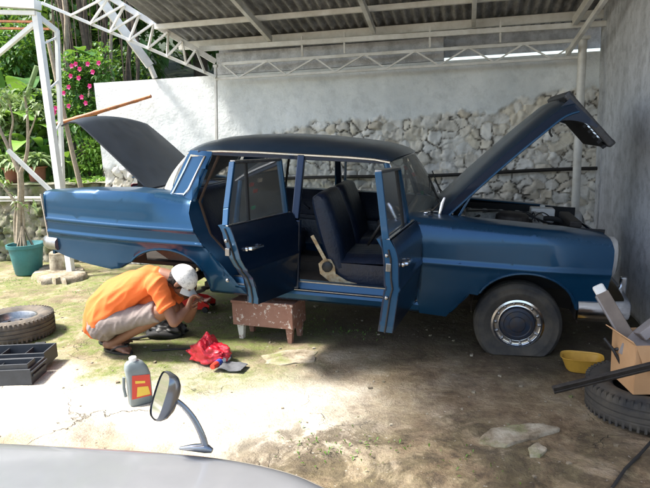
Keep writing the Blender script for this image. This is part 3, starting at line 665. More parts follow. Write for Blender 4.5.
link('grille_slats',gm,'chrome',hood,smooth=0)
gm=MB(); gm.add([G(a,y,-.03) for a in (.0,.46) for y in (-.44,.44)],[(0,1,3,2)])
for k in range(9): 
    a=.03+k*.05; gm.add([G(a+q,y,d) for q in (0,.02) for y in (-.465,-.44) for d in (-.055,-.030)],[(0,1,3,2),(4,6,7,5),(0,4,5,1),(2,3,7,6),(0,2,6,4),(1,5,7,3)])
link('grille_backing',gm,'dark_inside',hood,smooth=0)
for y in (-.47,.47):
    mb=MB(); e=[hh+U*(1.235*(.80+.20*i/6))-Nn*.06+Vector((0,y,0)) for i in range(6)]; f_=[]
    P0=hh+U*(1.235*.80)-Nn*.06; P2=gf-Nn*.30-U*.0; P1=gf-Nn*.07-U*.03
    cv=[P0*(1-t)**2+ (gf-Nn*.09-U*.07)*2*t*(1-t)+P2*t*t for t in [i/10 for i in range(11)]]
    poly=cv+[gf-Nn*.30+U*.02,gf+U*.0-Nn*.02,hh+U*(1.235*.80)-Nn*.03]
    vs=[p+Vector((0,y-p.y+q,0)) for q in (-.012,.012) for p in poly]; k=len(poly)
    mb.add(vs,[tuple(range(k))[::-1],tuple(range(k,2*k))]+[(i,(i+1)%k,k+(i+1)%k,k+i) for i in range(k)]); link('nose_gusset',mb,'paint_dark',hood,smooth=0)
# hood struts and latch hook
for y in (-.56,.56):
    mb=MB(); mb.bar((-.47,y,.94),hd(.30,.06 if y<0 else .94)-Nn*.06,.028,.02); link('hood_strut',mb,'paint_blue',car,smooth=0,bevel=.004)
mb=MB(); mb.tube([hd(.86,.12)-Nn*.06,hd(.86,.12)-Nn*.06-Vector((0,0,.10)),hd(.86,.12)-Nn*.06-Vector((-.02,0,.13))],.008,6); link('latch_hook',mb,'plastic_black',hood)
# fender mirror/antenna stubs and cowl bits on near fender
mb=MB(); mb.tube([(-.60,-.63,.97),(-.585,-.63,1.06),(-.57,-.62,1.10)],[.012,.014,.010],8); link('cowl_fitting',mb,'chrome',car); link('washer_jet',MB().ball((-.70,-.66,.985),(.018,.018,.014),8,6),'chrome',car)
mb=MB(); mb.tube([(-.72,-.60,.985),(-.60,-.58,.99),(-.50,-.60,.98)],.008,6); mb.tube([(-.66,-.62,.99),(-.6,-.55,1.05),(-.5,-.5,1.03)],.010,6); link('hood_hinge',mb,'dull_chrome',car)
# engine bay
for s in (-1,1):
    mb=MB(); mb.grid(lambda u,v: Vector((lerp(-.62,.56,u),s*(.60-.08*v),lerp(.93,.45,v))),8,5); link('inner_fender',mb,'dark_inside',car,smooth=60,solid=.008)
eng=link('engine_block',MB().box((-.10,.05,.66),(.78,.34,.34)).box((-.10,.05,.50),(.6,.26,.2)),'engine_grey',car,smooth=0,bevel=.02)
mb=MB(); mb.box((-.12,.02,.885),(.66,.17,.10)); 
for k in range(5): mb.tube([(-.38+k*.13,.02,.930),(-.38+k*.13,.02,.95)],.022,10)
link('valve_cover',mb,'engine_grey',eng,smooth=30,bevel=.012)
mb=MB(); mb.lathe([(0,.12),(.10,.12),(.125,.10),(.13,.02),(.10,0),(0,0)],(-.05,-.25,.845),n=24); mb.tube([(-.05,-.25,.86),(.08,-.12,.88),(.12,.0,.86)],.03,10); link('air_cleaner',mb,'iron_dark',eng)
mb=MB(); mb.box((-.48,-.40,.83),(.20,.16,.16)); mb.tube([(-.52,-.36,.91),(-.52,-.36,.93)],.012,8); mb.tube([(-.44,-.44,.91),(-.44,-.44,.93)],.012,8); link('battery',mb,'plastic_black',car,smooth=30,bevel=.006)
mb=MB(); mb.box((.42,0,.68),(.07,.52,.42)); mb.box((.42,0,.905),(.09,.56,.05)); link('radiator',mb,'iron_dark',car,smooth=0,bevel=.01)
mb=MB()
for k,(a,b_,c,r) in enumerate([((.40,.1,.86),(.25,.08,.93),(.12,.05,.84),.022),((-.40,-.3,.84),(-.3,-.1,.94),(-.2,.2,.88),.012),((-.5,.3,.9),(-.2,.35,.93),(.2,.4,.85),.01),((-.58,.1,.9),(-.45,-.05,.95),(-.3,.0,.9),.012),((.3,-.4,.82),(.1,-.46,.88),(-.35,-.48,.84),.014)]):
    mb.tube([Vector(a).lerp(Vector(b_),t)*(1-t)+Vector(b_).lerp(Vector(c),t)*t for t in [i/8 for i in range(9)]],r,8)
link('hoses',mb,'rubber',eng)
for k in range(6):
    mb=MB(); a=Vector((-.40+k*.13,-.06,.93)); b_=Vector((.25-k*.03,-.28+.02*k,.90)); mb.tube([a.lerp(b_,t/8)+Vector((0,0,.045*math.sin(math.pi*t/8))) for t in range(9)],.005,5); link('spark_lead',mb,'plastic_black',eng)
link('expansion_tank',MB().box((.25,.38,.88),(.20,.14,.12)).tube([(.25,.38,.94),(.25,.38,.965)],.025,12),'white_plastic',car,smooth=30,bevel=.012)
link('heater_box',MB().box((-.50,.25,.87),(.16,.40,.13)),'iron_dark',car,smooth=0,bevel=.015)
link('brake_servo',MB().lathe([(0,.06),(.08,.05),(.10,.02),(.10,-.02),(.08,-.05),(0,-.06)],(-.46,-.22,.88),(1,0,0),n=24),'dull_chrome',car)
# nose: front panel, headlights, bumper
mb=MB(); mb.grid(lambda u,v: Vector((.54+.05*math.cos(math.pi*(v-.5)),lerp(-.66,.66,v),lerp(.40,.84,u)*1.0)),6,16); mb.box((.47,0,.855),(.05,1.10,.04)); link('nose_panel',mb,'paint_blue',car,smooth=60,solid=.015)
for s in (-1,1):
    hl=MB(); c=Vector((.600,s*.672,.752))
    # bezel: vertical oval ring
    def oval(k,rx,rz,x): a=2*math.pi*k/32; ca,sa=math.cos(a),math.sin(a); e=.8; return c+Vector((x,rx*math.copysign(abs(ca)**e,ca),rz*math.copysign(abs(sa)**e,sa)))
    rings=[(.113,.138,-.06),(.118,.142,-.01),(.116,.139,.012),(.102,.126,.024),(.096,.120,.018)]
    vs=[oval(k,rx,rz,x) for rx,rz,x in rings for k in range(32)]
    hl.add(vs,[(i*32+k,i*32+(k+1)%32,(i+1)*32+(k+1)%32,(i+1)*32+k) for i in range(4) for k in range(32)])
    ho=link('headlight',hl,'trim_white',car,smooth=50)
    lm=MB(); rs=[(1,.016),(.9,.034),(.65,.052),(.35,.062),(.02,.065)]
    vs=[oval(k,.10*q,.124*q,x) for q,x in rs for k in range(32)]
    lm.add(vs,[(i*32+k,i*32+(k+1)%32,(i+1)*32+(k+1)%32,(i+1)*32+k) for i in range(4) for k in range(32)]); link('lens',lm,'lamp_glass',ho,smooth=60)
    lm=MB(); vs=[oval(k,.096*q,.12*q,x) for q,x in [(1,.012),(.7,-.03),(.3,-.06),(.02,-.065)] for k in range(32)]
    lm.add(vs,[(i*32+k,i*32+(k+1)%32,(i+1)*32+(k+1)%32,(i+1)*32+k) for i in range(3) for k in range(32)]); link('reflector',lm,'white_plastic',ho,smooth=60)
def bumper_path(xm,sgn,yy,wrap,xw):
    P=[]
    for i in range(25):
        t=lerp(-1,1,i/24); a=abs(t)
        if a<.8: P.append(Vector((xm-sgn*.05*(a/.8)**2,t/.8*yy*.93,0)))
        else: q=(a-.8)/.2; th=q*R(85); P.append(Vector((xm-sgn*(.05+.09*(1-math.cos(th))+xw*q**2),math.copysign(yy*.93+.07*math.sin(th),t),0)))
    return P
def bumper(path,z,hgt,thk,name,sgn):
    mb=MB(); prof=[(-.5,.0),(-.46,.55),(-.25,.95),(0,1.0),(.25,.95),(.46,.55),(.5,.0),(.3,-.05),(-.3,-.05)]; vs=[];k=len(prof)
    for i,p in enumerate(path):
        a=path[max(0,i-1)]; b_=path[min(len(path)-1,i+1)]; t=(b_-a).normalized(); nrm=Vector((t.y,-t.x,0))*sgn
        for q,d in prof: vs.append(p+Vector((0,0,z+q*hgt))+nrm*d*thk)
    mb.add(vs,[(i*k+j,i*k+(j+1)%k,(i+1)*k+(j+1)%k,(i+1)*k+j) for i in range(len(path)-1) for j in range(k)]+[tuple(range(k)),tuple(range((len(path)-1)*k,len(path)*k))])
    return link(name,mb,'chrome' if sgn>0 else 'dull_chrome',car,smooth=50)
fb=bumper(bumper_path(.76,1,.80,.2,.24),.385,.15,.055,'front_bumper',1)
for y in (-.3,.3): link('overrider',MB().box((.80,y,.46),(.05,.05,.14)),'chrome',fb,smooth=0,bevel=.012)
rb=bumper(bumper_path(-3.92,-1,.76,.2,.06),.555,.11,.05,'rear_bumper',-1)
# tail lamps
for s in (-1,1):
    mb=MB(); mb.grid(lambda u,v: Vector((-3.845-.025*math.sin(math.pi*v)-.02*(1-u),s*lerp(.74,.60,v),lerp(.64,.92,u))),8,6); link('tail_light',mb,'lens_red',car,smooth=60,solid=.01)
    mb=MB(); mb.tube([(-3.872,s*.785,.972),(-3.845,s*.79,.80),(-3.83,s*.775,.60)],.008,6); link('fin_trim',mb,'chrome',car)
# wheels
def tyre_mb(c,Rr_,w,axis=(0,1,0),rin=.175,n=56,flat=None,tread=True):
    mb=MB(); h=w/2
    prof=[(rin,-h*.62),(rin+.02,-h*.80),(rin+.055,-h*.98),(rin+.06,-h*1.0),(rin+.066,-h*1.02),(rin+.072,-h*1.0),(rin+.10,-h*.995),(rin+.104,-h*1.015),(rin+.110,-h*.99),(Rr_-.035,-h*.93),(Rr_-.012,-h*.80),(Rr_-.003,-h*.70),(Rr_,-h*.45),(Rr_-.007,-h*.40),(Rr_-.007,-h*.34),(Rr_+.001,-h*.30),(Rr_+.001,-h*.05),(Rr_-.007,-h*.03),(Rr_-.007,h*.03),(Rr_+.001,h*.05),(Rr_+.001,h*.30),(Rr_-.007,h*.34),(Rr_-.007,h*.40),(Rr_,h*.45),(Rr_-.003,h*.70),(Rr_-.012,h*.80),(Rr_-.035,h*.93),(rin+.085,h*1.0),(rin+.055,h*.98),(rin+.02,h*.80),(rin,h*.62)]
    mb.lathe(prof,c,axis,n=n)
    if tread:
        ax=Vector(axis).normalized(); u=Vector((1,0,0)) if abs(ax.x)<.9 else Vector((0,1,0)); u=(u-ax*u.dot(ax)).normalized(); w_=ax.cross(u); c=Vector(c)
        for k in range(n):
            a=2*math.pi*(k+.5)/n; d=u*math.cos(a)+w_*math.sin(a); tt=ax.cross(d)
            for e in (-1,1):
                p=c+d*(Rr_-.012)+ax*e*h*.70; mb.box(p,(.022,h*.40,.014),Matrix((d,ax,tt)).transposed())
    if flat is not None:
        ground,bulge,side=flat
        for v in mb.v:
            # squash what is below the ground plane, bulge the sidewall there
            z=ground(v)
            if z<.12:
                k=max(0,(.12-z)/.12)
                off=(v-Vector(c)).dot(Vector(axis)); v+=Vector(axis)*math.copysign(min(1.3,k)*.018,off)
            if z<0: v.z-=z
    return mb
hubz=.222
def wheel_front(s,root):
    c=Vector((.01,s*.71,hubz)); gr_=lambda v: v.z+ (0.012-( -v.x*math.sin(LIFT)))+.0
    w=thing('wheel',None,None); w.parent=root
    t=link('tyre',tyre_mb(c,.310,.185,flat=((lambda v:(-v.x*math.sin(LIFT)+(v.z-zc)*math.cos(LIFT)+zc)-.006),1,1),tread=False),'tyre_rubber',w,smooth=45)
    ax=(0,s,0); 
    link('rim',MB().lathe([(.185,.03),(.192,.055),(.188,.066),(.172,.070),(.165,.060),(.158,.035),(.140,.030),(.130,.034)],c,ax,n=48),'chrome',w)
    mb=MB().lathe([(.165,.025),(.10,.020),(.05,.028),(.0,.028)],c,ax,n=40); link('disc',mb,'rim_blue',w)
    mb=MB()
    for k in range(14):
        a=2*math.pi*k/14; p=c+Vector((.150*math.cos(a),s*.038,.150*math.sin(a))); link('wheel_slot',MB().ball(p,(.011,.006,.011),8,5),'dull_chrome',w)

    link('hub_cap',MB().lathe([(.122,.032),(.118,.048),(.098,.056),(.092,.052),(.06,.058),(.055,.066),(.03,.072),(0,.074)],c,ax,n=40),'rim_blue',w)
    link('valve_stem',MB().tube([c+Vector((.10,s*.03,-.13)),c+Vector((.098,s*.065,-.128))],.004,6),'rubber',w)
    return w
wheel_front(-1,car); wheel_front(1,car)
# rear: brake drum near side on its own, wheel still on far side
bd=link('brake_drum',MB().lathe([(0,.10),(.03,.10),(.04,.06),(.115,.055),(.125,.02),(.125,-.04),(.10,-.05)],(-2.70,-.62,.24),(0,-1,0),n=32),'rust',car)
mb=MB()
for k in range(5):
    a=2*math.pi*k/5; mb.tube([Vector((-2.70+.055*math.cos(a),-.67,.24+.055*math.sin(a))),Vector((-2.70+.055*math.cos(a),-.715,.24+.055*math.sin(a)))],.007,6)
link('wheel_stud',mb,'dull_chrome',bd)
link('rear_axle',MB().tube([(-2.70,-.6,.24),(-2.70,.6,.24)],.04,12).ball((-2.7,0,.26),(.12,.13,.12),12,8),'underside',car)
link('shock_absorber',MB().tube([(-2.62,-.58,.30),(-2.60,-.55,.62)],.028,10).tube([(-2.80,-.45,.30),(-2.80,-.45,.55)],.05,10),'rubber',car)
w=thing('wheel',None,None); w.parent=car; link('tyre',tyre_mb((-2.70,.70,.24),.31,.17),'tyre_rubber',w); link('rim',MB().lathe([(.19,.03),(.18,.06),(.1,.03),(0,.04)],(-2.70,.70,.24),(0,1,0)),'rim_blue',w)
mb=MB(); mb.tube([(-.5,.2,.25),(-2.3,.2,.22),(-2.9,.3,.25),(-3.9,.35,.30)],.028,10); link('exhaust_pipe',mb,'rust',car)
mb=MB(); mb.box((.04,0,.22),(.10,1.1,.08)); mb.tube([(.05,-.5,.22),(.0,-.45,.55)],.035,10); mb.tube([(.05,.5,.22),(.0,.45,.55)],.035,10); link('front_axle',mb,'underside',car)
# interior ---------------------------------------------------------
def seat_back(y0,y1,xb,zb,xt,zt,th,name='seat_back',par=car,headroll=True):
    mb=MB(); n=14; prof=[]
    d=Vector((xt-xb,0,zt-zb)); L=d.length; d/=L; nn=Vector((d.z,0,-d.x))
    path=[]
    for i in range(n+1): t=i/n; path.append((t*L,th*.5*(1+.25*math.sin(math.pi*t))))
    outline=[(a,b_) for a,b_ in path]+[(L+.035,th*.40),(L+.055,th*.1),(L+.035,-th*.3)]+[(a,-b_*.8) for a,b_ in path[::-1]]
    k=len(outline); ny_=20; vs=[]
    for j in range(ny_+1):
        q=j/ny_; y=lerp(y0,y1,q); sh=1-.10*abs(2*q-1)**8; puff=1+.05*abs(math.sin(q*math.pi*8))
        for a,b_ in outline: vs.append(Vector((xb,0,zb))+d*(a*(1-.03*abs(2*q-1)**6))+nn*(b_*puff*(1-.45*abs(2*q-1)**10))+Vector((0,y,0)))
    mb.add(vs,[(j*k+i,j*k+(i+1)%k,(j+1)*k+(i+1)%k,(j+1)*k+i) for j in range(ny_) for i in range(k)]+[tuple(range(k)),tuple(range(ny_*k,(ny_+1)*k))])
    return link(name,mb,'leather',par,smooth=50)
def cushion(y0,y1,x0,x1,z0,z1,name='seat_cushion',par=car):
    mb=MB(); 
    def f(u,v):
        x=lerp(x0,x1,u); y=lerp(y0,y1,v); e=min(1,6*min(u,1-u))*min(1,6*min(v,1-v)); return Vector((x,y,z1-.05*(1-e)**2+.008*abs(math.sin(v*math.pi*8))*e+.02*u))
    mb.grid(f,16,24); top=len(mb.v)
    mb.box(((x0+x1)/2,(y0+y1)/2,(z0+z1-.06)/2),(x1-x0-.004,abs(y1-y0)-.004,z1-.06-z0+.02))
    return link(name,mb,'leather',par,smooth=50)
for (a,b_) in ((-.66,-.06),(.06,.66)):
    fs=thing('front_seat',None,None); fs.parent=car
    seat_back(a,b_,-1.36,.50,-1.53,1.03,.15,'backrest',fs); cushion(a,b_,-1.40,-.88,.36,.60,'cushion',fs)
    if a<0:
        link('recliner_plate',MB().prism([(-1.50,.54),(-1.455,.585),(-1.40,.58),(-1.37,.53),(-1.36,.47),(-1.27,.42),(-1.19,.405),(-1.19,.385),(-1.30,.375),(-1.41,.405),(-1.485,.46)],.012,lambda x,z,e: Vector((x,-.685-e,z))),'cream_metal',fs,smooth=0,bevel=.003)
        link('recliner_lever',MB().bar((-1.43,-.70,.55),(-1.555,-.70,.76),.028,.010,up=(0,1,0)),'cream_metal',fs,smooth=0,bevel=.003)
        link('recliner_knob',MB().lathe([(.042,0),(.042,.025),(.03,.032),(0,.032)],(-1.425,-.700,.525),(0,-1,0),n=10),'plastic_black',fs)
mb_=thing('rear_seat',None,None); mb_.parent=car
seat_back(-.66,.66,-2.42,.50,-2.64,.985,.15,'backrest',mb_); cushion(-.66,.66,-2.44,-1.95,.36,.60,'cushion',mb_)
mb=MB(); mb.box((-2.84,0,.975),(.34,1.25,.02)); link('parcel_shelf',mb,'dark_inside',car,smooth=0)
mb=MB(); mb.grid(lambda u,v: Vector((-.80+.06*math.sin(v*math.pi),lerp(-.74,.74,u),lerp(.68,.95,v))),10,6); link('dashboard',mb,'leather',car,smooth=60,solid=.03)
mb=MB(); cs=Vector((-1.06,-.36,.83)); an=Vector((-.86,0,.50)).normalized(); mb.tube([cs+(Vector((.50,0,.86))*math.sin(t)+Vector((0,1,0))*math.cos(t))*.20 for t in [2*math.pi*i/32 for i in range(32)]],.011,8,closed=True)
mb.tube([cs-an*.0,cs-an*.30],.022,10); mb.ball(cs,.04,10,8)
for t in (0,math.pi): mb.tube([cs,cs+Vector((0,math.cos(t)*.2,0))],.010,6)
link('steering_wheel',mb,'plastic_black',car)
mb=MB(); mb.box((-.93,.0,1.33),(.02,.18,.05)); mb.tube([(-.90,0,1.38),(-.93,0,1.33)],.006,6); link('rear_view_mirror',mb,'plastic_black',car,smooth=0)
for i_,(y,z,c_) in enumerate(((-.47,1.30,'label_red'),(-.40,1.24,'label_red'),(-.36,1.32,'white_plastic'),(-.40,1.10,'green_strap'))):
    p=ws(.5+y/1.3,(z-.98)/.41); q=ws(.5+y/1.3+.04,(z-.98)/.41); r_=ws(.5+y/1.3,(z-.98)/.41+.07); k=Vector((-.006,0,-.003))
    link('windscreen_sticker',MB().add([p+k,q+k,q+(r_-p)+k,r_+k],[(0,1,2,3)]).add([],[]),c_,wsc,smooth=0,solid=.001)
# things on the rear seat
mb=MB(); mb.grid(lambda u,v: Vector((-2.28+.2*u,-.62+.22*v,.63+.05*nz((u*3,v*3,1),1.5)+.06*math.sin(u*math.pi)*math.sin(v*math.pi))),14,14); o=link('crumpled_cloth',mb,'shorts_grey',None,world=False,smooth=60,solid=.008)
o.location=car.location; o.rotation_euler=car.rotation_euler; simple('cloth_violet',(.30,.30,.62),.8,0,.4,16,.2,c2=(.55,.55,.68)); o.data.materials[0]=MATS['cloth_violet']
tag(o,'pale violet crumpled cloth lying on the rear seat inside the open rear door','cloth')
# doors -----------------------------------------------------------
# door frame: s = distance back from the hinge, z = height, n = offset towards the outside
def door(name,rear,near=True,openang=0,hinge=None,L=None):
    root=thing(name,None,None); root.parent=car
    sd=-1 if near else 1
    hx,hy=hinge
    ca,sa=math.cos(R(openang)),math.sin(R(openang))
    # closed: along = -X, outward = sd*Y ; opened: rotate along toward outward
    al=Vector((-ca,sd*sa,0)); ou=Vector((sa,sd*ca,0))
    def P(s,z,n): 
        yb=interp(z,PROF2) if z<.955 else .815+(gy_(z)-.80)*.55
        off=yb-.875
        return Vector((hx,hy,0))+al*s+ou*(off+n)+Vector((0,0,z))
    if rear: out=[(.0,.36),(.53,.37),(.545,.42),(.58,.50),(.64,.58),(.73,.65),(.80,.74),(.845,.86),(.85,.955),(.0,.955)]
    else: out=[(.0,.36),(.86,.37),(.885,.42),(.895,.60),(.895,.955),(-.0,.955),(-.02,.7)]
    if L:
        k=L/max(p[0] for p in out); out=[(a*k,b_) for a,b_ in out]
    else: k=1
    w=max(p[0] for p in out)
    skin=panel('outer_skin',out,1,lambda x,z,s: P(x,z,.0),'paint_blue' if not near else 'paint_dark',root,solid=.006,step=.05)  # near doors get a darker paint: their shade is put into the colour
    panel('inner_panel',[(a,b_) for a,b_ in out],1,lambda x,z,s: P(x,z,-.085+ (0 if z<.9 else .02)),'leather',root,solid=.012,step=.09)
    # rim between skins
    mb=MB(); k2=len(out)
    def sub(o_): 
        r_=[]
        for i in range(len(o_)):
            a=o_[i]; b_=o_[(i+1)%len(o_)]
            for t in range(6): r_.append((lerp(a[0],b_[0],t/6),lerp(a[1],b_[1],t/6)))
        return r_
    q=sub(out); n_=len(q); rows=(-.002,-.045,-.045,-.085)
    ctr=(w/2,.65)
    vs=[]
    for ri,dn in enumerate(rows):
        for (a,b_) in q: vs.append(P(a,b_,dn))
    mb.add(vs,[(r_*n_+i,r_*n_+(i+1)%n_,(r_+1)*n_+(i+1)%n_,(r_+1)*n_+i) for r_ in (0,2) for i in range(n_)])
    link('door_edge',mb,'paint_inner',root,smooth=30)
    mb=MB(); seal=[P(a+.004 if a>.3 else a-.004,b_,-.046) for a,b_ in q if b_<.95 and a>.05]; mb.tube(seal,.006,6); link('seal',mb,'rubber',root)
    # window frame
    if rear: fr=[(.03,.955),(.03,1.345),(.66*k,1.352),(.80*k,1.06),(.84*k,.955)]; div=(.50*k,1.35,.56*k,.955)
    else: fr=[(.13,.955),(.245,1.335),(.875*k,1.350),(.885*k,.955)]; div=(.30,1.335,.27,.955)
    for i in range(len(fr)-1):
        mb=MB(); mb.bar(P(*fr[i],-.03),P(*fr[i+1],-.03),.05,.022,up=tuple(ou)) if False else mb.bar(P(*fr[i],-.03),P(*fr[i+1],-.03),.020,.042,up=tuple(ou)); link('window_frame',mb,'paint_inner' if i==len(fr)-2 else ('dull_chrome' if i==1 else 'paint_blue'),root,smooth=0,bevel=.004)
    mb=MB(); mb.bar(P(div[0],div[1],-.03),P(div[2],div[3],-.03),.018,.02,up=tuple(ou)); link('window_divider',mb,'rubber',root,smooth=0)
    gl=MB(); pts=[P(a,b_,-.03) for a,b_ in fr]; gl.add(pts,[tuple(range(len(pts)))]); link('window_glass',gl,('glass_dark' if not rear else 'glass_mid') if near else 'glass',root,smooth=0)
    mb=MB(); mb.bar(P(.0,.957,-.012),P(w,.957,-.012),.018,.010,up=(0,0,1)); link('belt_trim',mb,'chrome',root,smooth=0,bevel=.003)
    hs=w-.09 if not rear else w-.13
    mb=MB(); mb.tube([P(hs-.13,.80,.01),P(hs-.12,.80,.035),P(hs-.02,.80,.038),P(hs,.80,.03),P(hs+.01,.80,.01)],[.010,.010,.012,.014,.012],8); mb.ball(P(hs+.03,.80,.012),(.017,.017,.017),10,8); link('handle',mb,'chrome',root)
    link('latch',MB().box(P(w+.002,.79,-.06),(.03,.03,.05)),'dull_chrome',root,smooth=0,bevel=.004)
    for zz in (.60,.86): link('door_buffer',MB().ball(P(w+.004,zz,-.066),.013,8,6),'dull_chrome',root)
    mb=MB(); mb.bar(P(.15,.66,-.10),P(.45,.68,-.12),.03,.04); mb.tube([P(.3,.75,-.09),P(.3,.75,-.13),P(.36,.80,-.13)],.008,6); link('armrest',mb,'leather',root,smooth=0,bevel=.008)
    return root
door('front_door',False,True,84,(-.705,-.875),.80)
door('rear_door',True,True,74,(-1.625,-.875),.76)
door('front_door',False,False,0,(-.705,.875),None)
door('rear_door',True,False,0,(-1.65,.875),None)

# ------------------------------------------------------------ props
def gp(px,py,z=0): p=gnd(px,py,z); return p
# spare wheel lying flat
def lying_wheel(name,label,c,Rr_,w,rim=True,grp=None,mat='tyre_rubber',tilt=0,rin=.185):
    t=thing(name,label,'wheel' if rim else 'tyre',(c[0],c[1],0),(0,R(tilt),0),group=grp)
    link('tyre' if rim else 'tread_ring',tyre_mb((0,0,w/2+.004),Rr_,w,(0,0,1),rin=rin),mat,t,smooth=45)
    if rim:
        z=w/2+.004
        link('rim',MB().lathe([(.188,.045),(.195,.062),(.190,.070),(.176,.070),(.168,.058),(.160,.02),(.150,-.01)],(0,0,z),(0,0,1),n=48),'dull_chrome',t)
        link('disc',MB().lathe([(.158,.0),(.13,.018),(.10,.026),(.07,.012),(.055,.012),(.05,.0),(0,.0)],(0,0,z),(0,0,1),n=40),'rim_blue',t)
        for k in range(5):
            a=2*math.pi*k/5+.3; link('bolt_hole',MB().lathe([(.012,.0),(.012,.006),(0,.006)],(.082*math.cos(a),.082*math.sin(a),z+.018),(0,0,1),n=8),'plastic_black',t)
    else: link('inner_wall',MB().lathe([(rin-.004,-w*.3),(rin+.02,-w*.1),(rin+.04,0),(rin+.02,w*.1),(rin-.004,w*.3)],(0,0,w/2),(0,0,1),n=40),'rubber',t)
    return t
lying_wheel('spare_wheel','dusty tyre on a steel rim lying flat on the mossy ground behind the toolbox',(-4.20,-.84,0),.325,.19,mat='tyre_dusty')
lying_wheel('loose_tyre','bare black tyre lying flat with a cardboard box resting on it',(.66,-1.60,0),.335,.19,False,rin=.19)
# toolbox
tb=gp(18,386); tb=thing('toolbox','open dark grey plastic toolbox with empty trays at the left edge beside the spare wheel','toolbox',(gp(0,390).x-.14,gp(30,384).y+.05,0),(0,0,R(14)))
def tray(name,x0,x1,y0,y1,z0,z1,th=.012,mat='toolbox_grey',par=tb,divs=()):
    mb=MB(); mb.box(((x0+x1)/2,(y0+y1)/2,z0+th/2),(x1-x0,y1-y0,th))
    mb.box(((x0+x1)/2,y0,(z0+z1)/2),(x1-x0,th,z1-z0)); mb.box(((x0+x1)/2,y1,(z0+z1)/2),(x1-x0,th,z1-z0))
    mb.box((x0,(y0+y1)/2,(z0+z1)/2),(th*1.01,y1-y0+th,z1-z0)); mb.box((x1,(y0+y1)/2,(z0+z1)/2),(th*1.01,y1-y0+th,z1-z0))
    for d in divs: mb.box((d,(y0+y1)/2,(z0+z1)/2-.012),(.008,y1-y0,z1-z0-.024))
    return link(name,mb,mat,par,smooth=0,bevel=.003)
tray('lower_case',-.28,.28,-.13,.10,0,.115); tray('lid_half',-.27,.27,.12,.33,.03,.14,divs=(-.08,.1)); tray('upper_tray',-.26,.262,-.118,-.01,.095,.15,.008,divs=(0.05,))
link('latch',MB().box((.15,.345,.12),(.08,.02,.05)),'plastic_black',tb,smooth=0,bevel=.004)
link('side_rib',MB().box((.293,-.015,.06),(.012,.20,.02)).box((.293,-.015,.095),(.018,.24,.012)),'toolbox_grey',tb,smooth=0,bevel=.003)
link('paper_slip',MB().box((-.12,-.065,.152),(.20,.07,.004)),'grey_box',tb,smooth=0)
# stool
sc=Vector((-1.93,-.62,0)); st=thing('wooden_stool','low brown wooden stool with chipped paint and short splayed legs under the car sill','stool',tuple(sc),(0,0,R(-9)))
mb=MB(); mb.box((0,0,.322),(.56,.27,.022)); link('seat_board',mb,'stool_paint',st,smooth=0,bevel=.004)
for y in (-.122,.122):
    mb=MB(); mb.box((0,y,.218),(.54,.018,.185)); link('apron',mb,'stool_paint',st,smooth=0,bevel=.003)
for x in (-.262,.262):
    mb=MB(); mb.box((x,0,.218),(.018,.226,.185)); link('end_board',mb,'stool_paint',st,smooth=0,bevel=.003)
for i,(x,y) in enumerate(((-.215,-.09),(.225,-.09),(-.215,.09),(.225,.09))):
    mb=MB(); sx=1 if x>0 else -1; vs=[]
    for z,hw,hd_,dx in ((.14,.032,.022,0),(-.0,.018,.018,.0)):
        vs+=[(x+a*hw+dx,y+b_*hd_,z) for a,b_ in ((-1,-1),(1,-1),(1,1),(-1,1))]
    mb.add(vs,[(0,1,2,3),(4,7,6,5)]+[(k,4+k,4+(k+1)%4,(k+1)%4) for k in range(4)]); link('leg',mb,'stool_white' if i in(0,) else 'stool_paint',st,smooth=0,bevel=.002)
# red trolley jack
jc=gp(186,313); jk=thing('trolley_jack','bright red low floor jack beneath the rear wheel arch next to the crouching man','jack',(jc.x+.02,jc.y+.12,0),(0,0,R(6)))
for y in (-.10,.10):
    mb=MB(); mb.prism([(-.17,.03),(.19,.03),(.20,.07),(.12,.12),(-.02,.145),(-.15,.14),(-.18,.09)],.012,lambda x,z,e: Vector((x,y+e-.006,z))); link('side_plate',mb,'jack_red',jk,smooth=0,bevel=.003)
mb=MB(); mb.box((0.02,0,.085),(.30,.15,.03)); mb.box((-.10,0,.11),(.10,.19,.05)); link('frame_bridge',mb,'jack_red',jk,smooth=0,bevel=.006)
for x in (-.14,.16):
    for y in (-.12,.12): link('caster',MB().lathe([(0,-.012),(.026,-.012),(.03,-.006),(.03,.006),(.026,.012),(0,.012)],(x,y,.031),(0,1,0),n=20),'plastic_black',jk)
link('lift_arm',MB().bar((-.10,0,.12),(.13,0,.20),.05,.03),'iron_dark',jk,smooth=0,bevel=.004)
link('saddle',MB().lathe([(0,0),(.04,0),(.045,.02),(.03,.025),(0,.02)],(.14,0,.205),(0,0,1),n=20),'iron_dark',jk)
link('handle',MB().tube([(-.16,0,.12),(-.42,-.05,.20)],.014,10),'iron_dark',jk)
# black bundle (folded inner tube / cloth)
bc=gp(163,339); bd_=thing('black_bundle','black crumpled tube bundle on the ground in front of the crouching man knees','bundle',(bc.x,bc.y+.10,0))
def lump(cx,cy,cz,rx,ry,rz,seed,amp=.18,n=36,m=20,fr=3.0):
    mb=MB(); 
    for i in range(m+1):
        t=math.pi*i/m
        for j in range(n):
            a=2*math.pi*j/n; d=Vector((math.sin(t)*math.cos(a),math.sin(t)*math.sin(a),math.cos(t))); k=1+amp*nz(d*1.0+Vector((seed,0,0)),fr)
            p=Vector((cx+d.x*rx*k,cy+d.y*ry*k,cz+d.z*rz*k)); p.z=max(p.z,.004); mb.v.append(p)
    mb.f=[(i*n+j,i*n+(j+1)%n,(i+1)*n+(j+1)%n,(i+1)*n+j) for i in range(m) for j in range(n)]
    return mb
link('folded_rubber',lump(.0,.0,.05,.16,.11,.075,3,.3),'plastic_black',bd_,smooth=70); 
